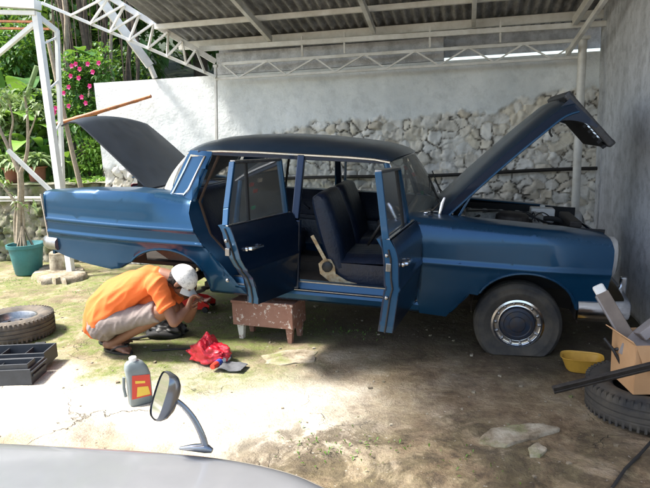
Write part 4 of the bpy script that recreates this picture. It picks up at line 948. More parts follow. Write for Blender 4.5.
link('loop',MB().tube([Vector((-.02+.14*math.cos(t),-.02+.09*math.sin(t),.035+.012*math.sin(3*t))) for t in [2*math.pi*i/28 for i in range(28)]],.028,10,closed=True),'rubber',bd_)
tag(link('strap_tail',MB().tube([(-.10,-.10,.03),(-.2,-.14,.015),(-.30,-.16,.012)],.012,8),'rubber',bd_))
# lug wrench
w0=gp(152,352); w1=gp(192,350); lw=thing('lug_wrench','thin dark steel lug wrench lying on the ground just left of the red bag','wrench',tuple(w0))
mb=MB(); mb.tube([w0+Vector((0,0,.012)),w1+Vector((0,0,.014))],.008,8); link('shaft',mb,'iron_dark',lw,world=True)
mb=MB(); mb.tube([w1+Vector((-.01,0,.014)),w1+Vector((.045,.01,.016))],.015,10); link('socket',mb,'iron_dark',lw,world=True)
# red bag
rbp=gp(206,364); bg_=thing('red_plastic_bag','crumpled bright red plastic bag on the cracked concrete left of the stool','bag',(rbp.x,rbp.y+.06,0),(0,0,R(-8)))
mb=lump(0,0,.055,.165,.11,.08,9,.26,64,36,1.9)
for v in mb.v:
    if v.x<.02 and v.z>.05: v.z+=.05*max(0,1-abs(v.x+.02)/.08)*(v.z/.1); 
    v+=Vector((0,0,.010*(1-abs(nz(v,16)))))
    v.z=max(v.z,.003)
link('bag_body',mb,'bag_red',bg_,smooth=50)
mb=lump(-.02,.0,.15,.035,.03,.045,4,.5,20,12,3); link('bag_knot',mb,'bag_red',bg_,smooth=50)
# tube (white/blue/red)
t0=gp(214,370); t1=gp(228,361); tu=thing('glue_tube','small white tube with blue band and red cap lying against the red bag','tube',tuple(t0))
d=(t1-t0); 
def seg(a,b_,r0,r1,nm,mt): link(nm,MB().tube([t0+d*a+Vector((0,0,.03)),t0+d*b_+Vector((0,0,.03))],[r0,r1],16),mt,tu,world=True)
seg(-.1,.22,.020,.024,'cap','label_red'); seg(.225,.45,.027,.027,'band','blue_plastic'); seg(.455,1.0,.027,.026,'barrel','white_plastic'); seg(1.0,1.15,.02,.016,'end','blue_plastic')
# grey cloth sheet
cl=[gp(218,371),gp(241,373),gp(248,366),gp(226,362)]
mb=MB(); mb.grid(lambda u,v: (cl[0].lerp(cl[1],u)).lerp(cl[3].lerp(cl[2],u),v)+Vector((0,0,.014+.012*math.sin(u*7+v*3)*.5+.01*nz((u*3,v*3,0),1))),16,12)
tag(link('grey_cloth',mb,'cloth_grey',None,smooth=50,solid=.006),'dark grey folded cloth piece on the ground under the white and blue tube','cloth')
# oil bottle
ob=gp(139,405); bt=thing('oil_bottle','grey plastic oil bottle with red and yellow label standing on the bright concrete','bottle',(ob.x-.01,ob.y+.04,0),(0,0,R(42)))
def rr(w,d_,z,n=24,e=.5):
    return [Vector((w*math.copysign(abs(math.cos(a))**e,math.cos(a)),d_*math.copysign(abs(math.sin(a))**e,math.sin(a)),z)) for a in [2*math.pi*i/n for i in range(n)]]
mb=MB(); rings=[rr(.068,.040,.0),rr(.074,.046,.008),rr(.074,.046,.19),rr(.070,.044,.235),rr(.056,.036,.268),rr(.040,.028,.282),rr(.030,.022,.285)]
# body leans back on the neck side
for i,rg in enumerate(rings): mb.v+= [p+Vector((-.02*max(0,(p.z-.19)/.09),0,0)) for p in rg]
mb.f=[(i*24+j,i*24+(j+1)%24,(i+1)*24+(j+1)%24,(i+1)*24+j) for i in range(len(rings)-1) for j in range(24)]+[tuple(range(24)),tuple(range(144,168))]
link('bottle_body',mb,'bottle_grey',bt,smooth=40)
link('screw_cap',MB().lathe([(.024,0),(.024,.022),(.02,.026),(0,.026)],(-.022,0,.285),(0,0,1),n=24),'white_plastic',bt,smooth=30)
for sy in (-1,1):
    lb=link('front_label',MB().add([(-.06,sy*.0475,.05),(.062,sy*.0475,.05),(.062,sy*.0475,.19),(-.045,sy*.0475,.205)],[(0,1,2,3)]),'label_red',bt,smooth=0,solid=.001)
    link('label_patch',MB().add([(-.03,sy*.0492,.06),(.055,sy*.0492,.06),(.045,sy*.0492,.115),(-.02,sy*.0492,.125)],[(0,1,2,3)]).add([(-.03,sy*.0492,.15),(.03,sy*.0492,.14),(.03,sy*.0492,.155),(-.03,sy*.0492,.168)],[(0,1,2,3)]),'label_yellow',lb,smooth=0,solid=.001)
link('handle_grip',MB().tube([(-.088,0,.06),(-.094,0,.12),(-.088,0,.19)],.010,8),'bottle_grey',bt)
# yellow bowl
yb=gp(583,374); yt=gp(583,356,.09); bw_=thing('yellow_basin','small yellow plastic basin on the ground between the front tyre and the cardboard box','basin',(yb.x,yb.y+.06,0),(0,0,R(-8)))
def br(w,d_,z): return [Vector((w*math.copysign(abs(math.cos(a))**.6,math.cos(a)),d_*math.copysign(abs(math.sin(a))**.6,math.sin(a)),z)) for a in [2*math.pi*i/32 for i in range(32)]]
rings=[br(.02,.015,.008),br(.085,.06,.004),br(.10,.07,.02),br(.128,.085,.095),br(.137,.092,.104),br(.137,.092,.100),br(.124,.081,.094),br(.096,.066,.022),br(.02,.015,.014)]
mb=MB(); 
for rg in rings: mb.v+=rg
mb.f=[(i*32+j,i*32+(j+1)%32,(i+1)*32+(j+1)%32,(i+1)*32+j) for i in range(8) for j in range(32)]+[tuple(range(32)),tuple(range(256,288))]
link('basin_shell',mb,'yellow_bowl',bw_,smooth=40)
# cardboard box on the tyre, nearer the lens at right
bx=thing('cardboard_box','open brown cardboard box full of scrap resting on the loose tyre','box',(.675,-1.66,.198),(0,0,R(10)))
W_,D_,H_=.37,.29,.275
for nm,c,dm in (('front_wall',(0,-D_/2,H_/2),(W_,.006,H_)),('back_wall_board',(0,D_/2,H_/2),(W_,.006,H_)),('left_wall_board',(-W_/2,0,H_/2),(.006,D_,H_)),('right_wall_board',(W_/2,0,H_/2),(.006,D_,H_)),('bottom_board',(0,0,.003),(W_,D_,.006))):
    mb=MB(); mb.grid(lambda u,v: Vector((0,0,0)),1,1) if False else None
    mb.box(c,dm); link(nm,mb,'cardboard',bx,smooth=0,bevel=.001)
for a,b_,c,d_ in (((-W_/2,-D_/2,H_),(-W_/2,D_/2,H_),(-W_/2-.05,D_/2-.02,H_+.03),(-W_/2-.015,-D_/2-.0,H_+.02)),((-W_/2,-D_/2-.002,H_),(-W_/2+.16,-D_/2-.002,H_-.002),(-W_/2+.12,-D_/2-.03,H_-.16),(-W_/2+.04,-D_/2-.02,H_-.12))):
    link('flap',MB().add([a,b_,c,d_],[(0,1,2,3)]),'cardboard',bx,smooth=0,solid=.005)
link('dark_seam',MB().box((-.07,-D_/2-.0045,.21),(.006,.003,.15)),'underside',bx,smooth=0)
link('green_strap',MB().bar((.02,-D_/2-.006,.155),(.12,-D_/2-.006,.09),.022,.003,up=(0,1,0)),'green_strap',bx,smooth=0)
# contents: pale tipped trim strip, grey carton with red lettering, black plastic bits
s0=at(597,285,-1.46); s1=at(641,360,-1.62); 
ts=thing('trim_strip','long dark plastic trim strip with white rounded tip sticking out of the cardboard box','trim strip',tuple(s1))
mb=MB(); dd=(s1-s0).normalized(); mb.bar(s0+dd*.05,s1,.075,.03,up=(0,-1,.4)); link('strip_body',mb,'card_grey',ts,world=True,smooth=0,bevel=.006)
mb=MB(); mb.bar(s0,s0+dd*.075,.066,.026,up=(0,-1,.4)); link('white_tip',mb,'white_plastic',ts,world=True,smooth=30,bevel=.012)
mb=MB(); q=Vector((-.03,-.012,-.02)); mb.bar(s0+dd*.05+q,s1+q,.012,.02,up=(0,-1,.4)); link('pale_edge',mb,'grey_box',ts,world=True,smooth=0)
gbx=thing('grey_carton','flat grey carton with red lettering lying tilted on top of the cardboard box','carton',tuple(at(640,349,-1.66)),(R(10),R(18),R(-30)))
link('carton_body',MB().box((0.02,0,0),(.20,.16,.07)),'grey_box',gbx,smooth=0,bevel=.002)
# red letters as raised strips: a short unreadable-size word, kept as red strokes like in the photo
lt_=MB()
x=-.035
for k in range(6):
    lt_.box((x,-.0815,.0),(.005,.002,.026)); 
    if k%2==0: lt_.box((x+.006,-.0815,.011),(.010,.002,.005))
    if k%3!=1: lt_.box((x+.006,-.0815,-.011),(.010,.002,.005))
    x+=.019
link('red_lettering',lt_,'label_red',gbx,smooth=0)
gb2=thing('tilted_carton','plain grey carton standing on edge behind the lettered carton in the cardboard box','carton',tuple(at(652,326,-1.60)),(R(-20),R(-38),R(15)))
link('carton_body',MB().box((0.03,0,0),(.24,.14,.05)),'grey_box',gb2,smooth=0,bevel=.002)
link('carton_end',MB().box((-.092,0,0),(.004,.13,.045)),'card_grey',gb2,smooth=0)
for k,(a,b_) in enumerate((((604,338),(622,366)),((612,350),(630,352)))):
    A=at(*a,-1.62); B=at(*b_,-1.66); o=MB(); o.tube([A,A.lerp(B,.5)+Vector((0,0,.015)),B,B+Vector((.02,.02,-.06))],.009,8)
    tag(link('plastic_rod',o,'plastic_black'),('thin black plastic rod poking out of the left side of the cardboard box','second black rod lying across the scrap under the grey carton')[k],'rod')
# black bar across
b0_=at(553,390,-2.02); b1_=at(672,361,-1.98)
br_=thing('metal_bar','long dark metal bar reaching in from the right in front of the cardboard box','bar',tuple(b0_))
mb=MB(); mb.bar(b0_,b1_,.045,.016,up=(0,-.5,1)); link('flat_web',mb,'iron_dark',br_,world=True,smooth=0,bevel=.002)
mb=MB(); mb.bar(b0_+Vector((0,-.022,.012)),b1_+Vector((0,-.022,.012)),.008,.030,up=(0,-.5,1)); link('raised_lip',mb,'iron_dark',br_,world=True,smooth=0,bevel=.002)
# support brick so that the bar rests on the tyre; cable
cb=[gp(612,490),gp(625,472),gp(640,456),gp(655,440),gp(690,425)]
tag(link('black_cable',MB().tube([p+Vector((0,0,.010+.006*(i%2))) for i,p in enumerate(cb)],.008,8),'rubber'),'thin black cable lying on the brown ground in the lower right corner','cable')
# broken slabs and rocks
def slab(name,label,poly,h,seed,cat='slab'):
    P=[gp(*p) for p in poly]; cx=sum((p for p in P),Vector())/len(P); n=len(P); mb=MB(); q=[]
    for i in range(n):
        a,b_=P[i],P[(i+1)%n]
        for t in range(5): p=a.lerp(b_,t/5); k=1+.16*nz((p.x*1,p.y,seed),14); q.append(cx+(p-cx)*k)
    m=len(q); rings=[(1.03,-.03),(1.0,h*.6),(.95,h),(.7,h*1.12),(.35,h*1.15),(.02,h*1.15)]
    for k,z in rings:
        for p in q: v=cx+(p-cx)*k; mb.v.append(Vector((v.x,v.y,gz(v.x,v.y)+z+(.010*nz((v.x,v.y,seed),9) if z>0 else 0))))
    mb.f=[(i*m+j,i*m+(j+1)%m,(i+1)*m+(j+1)%m,(i+1)*m+j) for i in range(len(rings)-1) for j in range(m)]+[tuple(range(5*m,6*m))]
    o=link(name,mb,'slab_stone',None,smooth=50); return tag(o,label,cat,)
slab('broken_slab','pale broken concrete slab lying below and left of the loose tyre',[(477,445),(490,433),(520,428),(545,425),(560,433),(535,442),(505,450)],.016,1)
slab('concrete_lump','small rough concrete lump just below the pale broken slab',[(528,452),(538,447),(547,453),(540,461),(530,460)],.014,2,'lump')
slab('white_rock','low white mossy rock on the ground right of the teal pot under the car tail',[(32,278),(45,270),(66,266),(84,270),(86,279),(66,284),(42,285)],.07,5,'rock')
slab('flat_stone','flat pale stone patch on the ground to the right of the red bag',[(263,356),(290,350),(318,352),(313,362),(285,366),(266,363)],.006,6,'stone')
sb=at(56,262,1.1); o=thing('concrete_stump','short round concrete stump on the ground beside the teal pot','stump',(-5.35,1.35,0))
link('stump_body',MB().lathe([(0,.30),(.09,.30),(.11,.28),(.12,.0)],(0,0,0),(0,0,1),n=20),'slab_stone',o,smooth=40)
for v in o.children[0].data.vertices: v.co+=Vector((nz(v.co,5),nz(v.co+Vector((3,0,0)),5),0))*.012
# loose gravel chips (countless)
mb=MB(); rng=random.Random(4)
for k in range(420):
    x=rng.uniform(-4.5,1.0); y=rng.uniform(-2.6,.3); r=.0015+.012*rng.random()**3*(1.6 if rng.random()<.06 else 1); z=gz(x,y)+r*.3
    M_=Matrix.Rotation(rng.uniform(0,6),3,'Z'); vs=[Vector((sx_*r*rng.uniform(.7,1.2),sy_*r*rng.uniform(.5,1.1),sz_*r*.6)) for sx_ in(-1,1) for sy_ in(-1,1) for sz_ in(-1,1)]
    mb.add([M_@v_+Vector((x,y,z)) for v_ in vs],[(0,1,3,2),(4,6,7,5),(0,4,5,1),(2,3,7,6),(0,2,6,4),(1,5,7,3)])
tag(link('gravel_chips',mb,'slab_stone',None,smooth=0,weld=False),'small pale gravel chips scattered over the concrete','gravel',kind='stuff')
# foreground: the bonnet of a second, white car with a fender mirror
# camera stands beside it; hood surface about .86 m high
HZ=.86
def hp(px,py,z=HZ): return gnd(px,py,z)
mc=thing('white_car','pale silver white car bonnet corner in the foreground at the bottom of the picture','car',(-1.6,-4.0,0))
e0=hp(-120,446); e1=hp(40,451); e2=hp(150,457); e3=hp(200,462); e4=hp(243,470); e5=hp(275,481); e6=hp(298,498); e7=hp(314,545); e8=hp(322,650)
edge=[e0,e1,e2,e3,e4,e5,e6,e7,e8]
def cr_(P,t):
    n=len(P)-1; i=min(int(t*n),n-1); f=t*n-i; p0=P[max(0,i-1)];p1=P[i];p2=P[i+1];p3=P[min(n,i+2)]
    return .5*((2*p1)+(p2-p0)*f+(2*p0-5*p1+4*p2-p3)*f*f+(3*p1-p0-3*p2+p3)*f**3)
ctr=Vector((e0.x-.3,CAM.y+.15,HZ))
def hs(u,v):
    p=cr_(edge,u); out_=(p-ctr); out_.z=0; on=out_.normalized()
    if v<.6: k=v/.6; q=ctr.lerp(p,k); q.z=HZ+.035*(1-k*k)-.0; return q
    t=(v-.6)/.4; a=t*R(88); q=p+on*(.16*math.sin(a)); q.z=HZ-.16*(1-math.cos(a)); return q
mb=MB(); mb.grid(hs,60,40); link('bonnet',mb,'white_paint',mc,world=True,smooth=80)
def hside(u,v):
    p=hs(u,1); on=(p-ctr); on.z=0; on.normalize(); z=lerp(HZ-.16,.22,v); return Vector((p.x,p.y,z))+on*(.03*math.sin(v*math.pi)-.05*v)
mb=MB(); mb.grid(hside,60,12); link('wing_side',mb,'white_paint',mc,world=True,smooth=80)
mb=MB(); mb.grid(lambda u,v: (hside(u,1)).lerp(Vector((ctr.x,ctr.y,.22)),v),30,2); link('underbody',mb,'underside',mc,world=True,smooth=0)
# mirror
mbase=hs(.395,.62)
mbase=hp(206,453,HZ)+Vector((0,0,.006))
D0=(mbase-CAM).dot(FW)
mt=thing('fender_mirror','chrome fender mirror on a curved stalk standing on the white car bonnet','mirror',tuple(mbase))
mb=MB(); sp_=[(208,453),(203,438),(195,421),(185,408),(175,400),(166,397)]; P=[dep(x,y,D0-.02*i/5) for i,(x,y) in enumerate(sp_)]; P[0]=mbase
PP=[cr_(P,i/16) for i in range(17)]; mb.tube(PP,[lerp(.0095,.0065,i/16) for i in range(17)],12,sq=.8); link('stalk',mb,'mirror_back',mt,world=True)
mb=MB(); mb.tube([mbase+Vector((-.075,.005,-.002)),mbase+Vector((-.04,.002,.004)),mbase+Vector((0,0,.008)),mbase+Vector((.018,0,.002))],[.004,.009,.013,.006],12); link('foot',mb,'mirror_back',mt,world=True)
cM=dep(163,396,D0-.03); 
ax_=(AX*.62+AY*.40+FW*-.30)            # long axis of the head in view
la=(AX*.30+AY*.95).normalized(); nf_=(AX*-.80+AY*.10-FW*.60); nf_=(nf_-la*nf_.dot(la)).normalized(); wa=la.cross(nf_)
def hdp(a,b_,c): return cM+la*a+wa*b_+nf_*c
def sup(t,e=.62): return math.copysign(abs(math.cos(t))**e,math.cos(t)),math.copysign(abs(math.sin(t))**e,math.sin(t))
mb=MB(); rings=[(1.0,.010),(1.03,.004),(1.02,-.006),(.92,-.020),(.66,-.032),(.30,-.038),(.02,-.039)]
for k,c in rings:
    for j in range(32):
        ca_,sa_=sup(2*math.pi*j/32); mb.v.append(hdp(.060*ca_*k,.034*sa_*k,c))
mb.f=[(i*32+j,i*32+(j+1)%32,(i+1)*32+(j+1)%32,(i+1)*32+j) for i in range(6) for j in range(32)]; link('housing',mb,'mirror_back',mt,world=True,smooth=50)
mb=MB(); mb.v=[hdp(.057*sup(2*math.pi*j/32)[0],.031*sup(2*math.pi*j/32)[1],.007) for j in range(32)]; mb.f=[tuple(range(32))]; link('mirror_glass',mb,'mirror',mt,world=True,smooth=0)
sm_=MB(); sm_.tube([hs(.30+.62*i/40,.50)+Vector((0,0,.0005)) for i in range(41)],.0016,6); link('bonnet_seam',sm_,'rubber',mc,world=True)

# ------------------------------------------------------------ crouching man
def cap(mb,a,b_,ra,rb,n=16,ends=(1,1),sq=1.0):
    a=Vector(a); b_=Vector(b_); mb.tube([a.lerp(b_,i/4) for i in range(5)],[lerp(ra,rb,i/4) for i in range(5)],n,sq=sq)
    if ends[0]: mb.ball(a,ra*.995,n,10)
    if ends[1]: mb.ball(b_,rb*.995,n,10)
def organic(name,mb,mat,parent,voxel=.008,smooth_it=6,fac=.5,disp=None):
    o=link(name,mb,mat,None,weld=False)
    md=o.modifiers.new('r','REMESH'); md.mode='VOXEL'; md.voxel_size=voxel
    sm_=o.modifiers.new('s','SMOOTH'); sm_.iterations=smooth_it; sm_.factor=fac
    dg=bpy.context.evaluated_depsgraph_get(); dg.update(); me=bpy.data.meshes.new_from_object(o.evaluated_get(dg)); o.modifiers.clear(); o.data=me
    if disp:
        ns=[v.normal.copy() for v in me.vertices]
        for v,nr in zip(me.vertices,ns): v.co+=nr*disp(v.co,nr)
    if parent: me.transform(rootmat(parent).inverted()); o.parent=parent
    me.polygons.foreach_set('use_smooth',[True]*len(me.polygons)); 
    if not me.materials: me.materials.append(MATS[mat])
    return o
YN,YF,YC=-1.26,-1.00,-1.12
J=dict(pel=at(108,322,YC),hn=at(109,322,-1.21),hf=at(109,322,-1.03),mid=at(114,303,YC),lo=at(108,312,YC),ch=at(136,288,YC),uc=at(150,280,YC),nk=at(162,275,YC),hd=at(183,281,YC),
 sn=at(156,285,-1.28),sf=at(156,280,-.95),en=at(174,322,-1.30),wn=at(187,309,-1.19),ef=at(188,318,-.95),wf=at(194,309,-1.03),
 kn=at(166,310,-1.24),kf=at(172,308,-1.02),an=at(112,344,-1.12),af=at(108,339,-.93))
person=thing('person','crouching man in orange shirt, grey shorts and white cap bending towards the rear wheel arch','person',(J['pel'].x,J['pel'].y,0))
B=MB()
cap(B,J['pel'],J['lo'],.105,.11); cap(B,J['lo'],J['mid'],.11,.105); cap(B,J['mid'],J['ch'],.105,.115); cap(B,J['ch'],J['uc'],.115,.10)
cap(B,J['sn'],J['sf'],.06,.06); cap(B,J['uc'],J['nk'],.07,.055); cap(B,J['nk'],J['hd'].lerp(J['nk'],.3),.056,.054)
for h,k,a,sd in (('hn','kn','an',0),('hf','kf','af',1)):
    cap(B,J[h],J[k],.090,.060); cap(B,J[k],J[k].lerp(J[a],.3),.056,.057); cap(B,J[k].lerp(J[a],.3),J[k].lerp(J[a],.8),.057,.037); cap(B,J[k].lerp(J[a],.8),J[a],.037,.036)
# feet
feet=[]
for (hx,tx,Yf) in (((108,351),(148,357),YN),((103,344),(140,347),YF)):
    h=gnd(*hx); h.z=.045; t=gnd(*tx); t.z=.030; d=(t-h); d.z=0; L=.25; d.normalize(); t=h+d*.20; t.z=.033
    side_=Vector((-d.y,d.x,0)); ank=J['an'] if Yf==YN else J['af']
    h2=h+Vector((0,0,.012)); 
    cap(B,ank,h2+d*.02,.038,.036); cap(B,h2,h2+d*.06,.036,.036); cap(B,h2+d*.03+Vector((0,0,.02)),t+Vector((0,0,.002)),.036,.024)
    for s_,w in ((-.026,.022),(0,.024),(.026,.020)): cap(B,h2+d*.07+side_*s_*.6,t+side_*s_,.026,w)
    for i in range(5):
        q=-.036+.018*i; ln=.055-.009*i if Yf==YN else .055-.009*(4-i); 
        c=t+side_*q*(1.1)-d*(.006*i if Yf==YN else .006*(4-i)); c.z=.028; cap(B,c,c+d*ln*.6+Vector((0,0,.002)),.0115,.0105); cap(B,c+d*ln*.6+Vector((0,0,.002)),c+d*ln+Vector((0,0,-.003)),.0105,.0095)
    feet.append((h,t,d,side_))
# arms and hands
for s_,e_,w_,sd in (('sn','en','wn',-1),('sf','ef','wf',1)):
    cap(B,J[s_],J[e_],.050,.040); cap(B,J[e_],J[e_].lerp(J[w_],.35),.041,.040); cap(B,J[e_].lerp(J[w_],.35),J[w_],.040,.026)
    f=(J[w_]-J[e_]).normalized(); f=(f*.5+Vector((.10,0,.6))).normalized(); lat=f.cross(Vector((0,-sd,0)).cross(f)).normalized() if False else None
    up_=Vector((0,0,1)); lat=Vector((0,1,0)); lat=(lat-f*lat.dot(f)).normalized(); pn=f.cross(lat)   # palm normal
    wv=J[w_]; pal=wv+f*.045
    for q in (-.024,-.008,.008,.024): cap(B,wv+f*.01+lat*q*.5,wv+f*.085+lat*q,.016,.0125)
    for i,(q,ln) in enumerate(((-.030,.068),(-.010,.078),(.010,.073),(.029,.056))):
        a=wv+f*.085+lat*q; b1=a+(f*.8-pn*.45).normalized()*ln*.45; b2=b1+(f*.25-pn*.95).normalized()*ln*.32; b3=b2+(-f*.35-pn*.9).normalized()*ln*.25
        cap(B,a,b1,.0095,.009,10); cap(B,b1,b2,.009,.0082,10); cap(B,b2,b3,.0082,.0072,10)
    a=wv+f*.03+lat*(.026*-sd); b1=a+(f*.5+lat*(-sd)*.6-pn*.5).normalized()*.04; b2=b1+(f*.8-pn*.5).normalized()*.03
    cap(B,a,b1,.014,.011,10); cap(B,b1,b2,.011,.009,10)
# head: skull, jaw, nose, ears, brow, lips, looking down towards the jack
hdv=(J['hd']-J['nk']).normalized(); look=(Vector((.62,.06,-.78))).normalized(); lat=Vector((0,1,0)); lat=(lat-look*lat.dot(look)).normalized(); crown=lat.cross(look)*1.0
if crown.dot(Vector((1,0,0)))<0: crown=-crown
H0=J['hd']
def hp3(l,u,s_): return H0+look*l+crown*u+lat*s_
Rm=Matrix((look,lat,crown)).transposed()
B.ball(hp3(-.012,.018,0),(.096,.076,.090),20,14,Rm); B.ball(hp3(.03,-.045,0),(.062,.055,.062),18,12,Rm); B.ball(hp3(.062,-.085,0),(.026,.030,.020),12,8,Rm)
cap(B,hp3(.083,.0,0),hp3(.108,-.035,0),.010,.013,10); B.ball(hp3(.098,-.037,.012),.009,8,6); B.ball(hp3(.098,-.037,-.012),.009,8,6)
B.ball(hp3(.080,.012,.030),(.014,.026,.010),10,8,Rm); B.ball(hp3(.080,.012,-.030),(.014,.026,.010),10,8,Rm)
B.ball(hp3(.087,-.062,0),(.012,.026,.007),10,8,Rm); B.ball(hp3(.084,-.072,0),(.012,.022,.007),10,8,Rm)
for e in (-1,1): B.ball(hp3(-.005,-.015,e*.076),(.020,.010,.032),12,8,Rm); 
cap(B,hp3(-.03,-.05,0),J['nk'],.052,.056)
body=organic('body',B,'skin',person,voxel=.0052,smooth_it=4,fac=.5)
for e in (-1,1):
    ey=link('eye',MB().ball(hp3(.080,-.004,e*.030),(.011,.013,.010),12,8,Rm),'white_plastic',body); ey.data.transform(Matrix.Identity(4))
    ey.data.transform(rootmat(person).inverted())
    iris=link('iris',MB().ball(hp3(.0885,-.006,e*.030),(.004,.006,.006),10,6,Rm),'hair',body); iris.data.transform(rootmat(person).inverted())
hm=MB(); hm.ball(hp3(-.025,-.005,0),(.092,.079,.080),18,12,Rm); hm.ball(hp3(-.06,-.045,0),(.045,.06,.05),14,10,Rm)
organic('hair',hm,'hair',body,voxel=.006,smooth_it=3,disp=lambda p,n:.004*nz(p,60)).data
# cap
cm=MB()
def capsh(u,v):
    a=2*math.pi*v; t=R(lerp(2,96,u)); r=1.0; d=Vector((math.sin(t)*math.cos(a),math.sin(t)*math.sin(a),math.cos(t)))
    k=1+.010*math.cos(3*a)*math.sin(t)+.008*nz(d,2)
    return hp3(-.014+d.x*.108*k,.018+d.z*.106*k-.02*(-d.x if False else 0)+ .020*d.x*(-1)*0, d.y*.089*k)
cm.grid(capsh,18,40); co_=link('cap',cm,'cap_print',body,smooth=70,solid=.003); co_.data.transform(rootmat(person).inverted())
bm_=MB()
def brim(u,v):
    a=R(lerp(-62,62,v)); rr_=lerp(1.0,1.62-.22*abs(2*v-1)**2.2,u); x=.106*math.cos(a)*rr_; y=.088*math.sin(a)*(1+.12*u)
    return hp3(-.014+x,.012-.012*u-.035*(math.sin(a)**2)*(.4+u),y)
bm_.grid(brim,8,18); bo_=link('cap_brim',bm_,'cap_white',co_,smooth=70,solid=.004); bo_.data.transform(rootmat(person).inverted())
# shirt
S=MB()
cap(S,at(100,323,YC),at(106,308,YC),.135,.150); cap(S,at(106,308,YC),at(118,297,YC),.150,.150); cap(S,at(118,297,YC),J['ch'],.150,.142); cap(S,J['ch'],J['uc'],.142,.115)
for dy in (-.07,.07): cap(S,at(103,318,YC+dy),at(120,297,YC+dy),.12,.125); cap(S,at(120,297,YC+dy),at(145,282,YC+dy*1.2),.125,.10)
cap(S,J['sn'],J['sf'],.078,.078); cap(S,J['uc'],J['nk'].lerp(J['uc'],.35),.09,.075)
for s_,e_ in (('sn','en'),('sf','ef')): 
    e2=J[s_].lerp(J[e_],.66); S.tube([J[s_].lerp(e2,i/4) for i in range(5)],[.074,.072,.070,.070,.072],18)
cap(S,at(118,316,YC),at(158,300,YC),.11,.09)
def fold(p,n):
    q=Vector((p.x*.9+p.z*.9,p.y*.6,p.z*.9-p.x*.9))
    f=noise.noise(Vector((q.x*4,p.y*3,q.z*13)))*.9
    return (1-abs(f)*2.2)*.014*(.4+.6*min(1,max(0,noise.noise(p*4)+.6)))-.005
organic('t_shirt',S,'shirt_orange',body,voxel=.009,smooth_it=7,fac=.5,disp=fold)
# shorts
P_=MB(); cap(P_,at(104,324,YC-.05),at(104,324,YC+.05),.128,.128); cap(P_,at(104,324,YC),at(108,316,YC),.13,.125)
for h,k in (('hn','kn'),('hf','kf')):
    e2=J[h].lerp(J[k],.86); P_.tube([J[h].lerp(e2,i/5) for i in range(6)],[.104,.098,.088,.080,.077,.077],20); P_.ball(J[h],.108,18,12)
organic('shorts',P_,'shorts_grey',body,voxel=.008,smooth_it=4,fac=.5,disp=lambda p,n: fold(p*1.3,n)*.9+.003)
# flip-flops
for (h,t,d,side_) in feet:
    mb=MB(); n=28; c0=h+d*.105; 
    pr=[]
    for k in range(n):
        a=2*math.pi*k/n; lx=math.cos(a)*.145; wy=math.sin(a)*(.045+.010*math.cos(a)); pr.append((lx,wy))
    mb.prism(pr,.018,lambda x,y,e: Vector((c0.x,c0.y,0))+d*x+side_*y+Vector((0,0,.004+e))); f_=link('flip_flop',mb,'plastic_black',body,smooth=30); f_.data.transform(rootmat(person).inverted())
    mb=MB(); tp=t+d*.01+Vector((0,0,.032))
    for e in (-1,1): mb.tube([tp,t-d*.05+side_*e*.036+Vector((0,0,.028)),h+d*.08+side_*e*.047+Vector((0,0,-.015))],[.007,.008,.007],8,sq=.6)
    s2=link('toe_strap',mb,'plastic_black',f_); s2.data.transform(rootmat(person).inverted())

# ------------------------------------------------------------ garden at left
TZ=1.06
mb=MB(); 
def terr(x,y): return TZ+.05*nz((x,y,2),.8)+max(0,(y-3.2))*.30*min(1,max(0,(-3.2-x)/2.0))-(.6 if x>-1 else 0)
xs=[x for x in spaced(-70,60,-14,-3,.35) if x<1.3]; ys=spaced(2.25,90,2.25,12,.35); ny=len(ys)
mb.add([(x,y,min(14,terr(x,y))) for x in xs for y in ys],[(i*ny+j,(i+1)*ny+j,(i+1)*ny+j+1,i*ny+j+1) for i in range(len(xs)-1) for j in range(ny-1)])
tag(link('garden_terrace',mb,'soil',None,weld=False),kind='structure')
rw_=thing('retaining_wall','low mossy dark rubble retaining wall behind the teal flower pot','wall',(-6,2.2,0))
masonry('stone_face',-10.5,WX0+.02,0,TZ+.03,2.1,.03,.24,.08,lambda x:9,'garden_stone',11,parent=rw_)
mb=MB(); mb.box(((-10.5+WX0)/2,2.27,TZ/2),(10.5+WX0-.01,.30,TZ)); mb.grid(lambda u,v: Vector((lerp(-10.5,WX0,u),lerp(1.98,2.5,v),TZ+.03+.04*nz((u*9,v,3),2))),60,6); link('wall_top',mb,'garden_stone',rw_,world=True,smooth=40)
pw=at(0,198,1.9); pv=at(42,198,1.9); mb=MB(); mb.tube([pw+Vector((-3,0,.0)),pw,pv],.022,10); mb.bar(pw+Vector((-3,0,-.03)),pv+Vector((0,0,-.03)),.03,.02)
tag(link('pale_rail',mb,'pale_pipe'),'pale horizontal pipe rail running in front of the mossy retaining wall','rail')
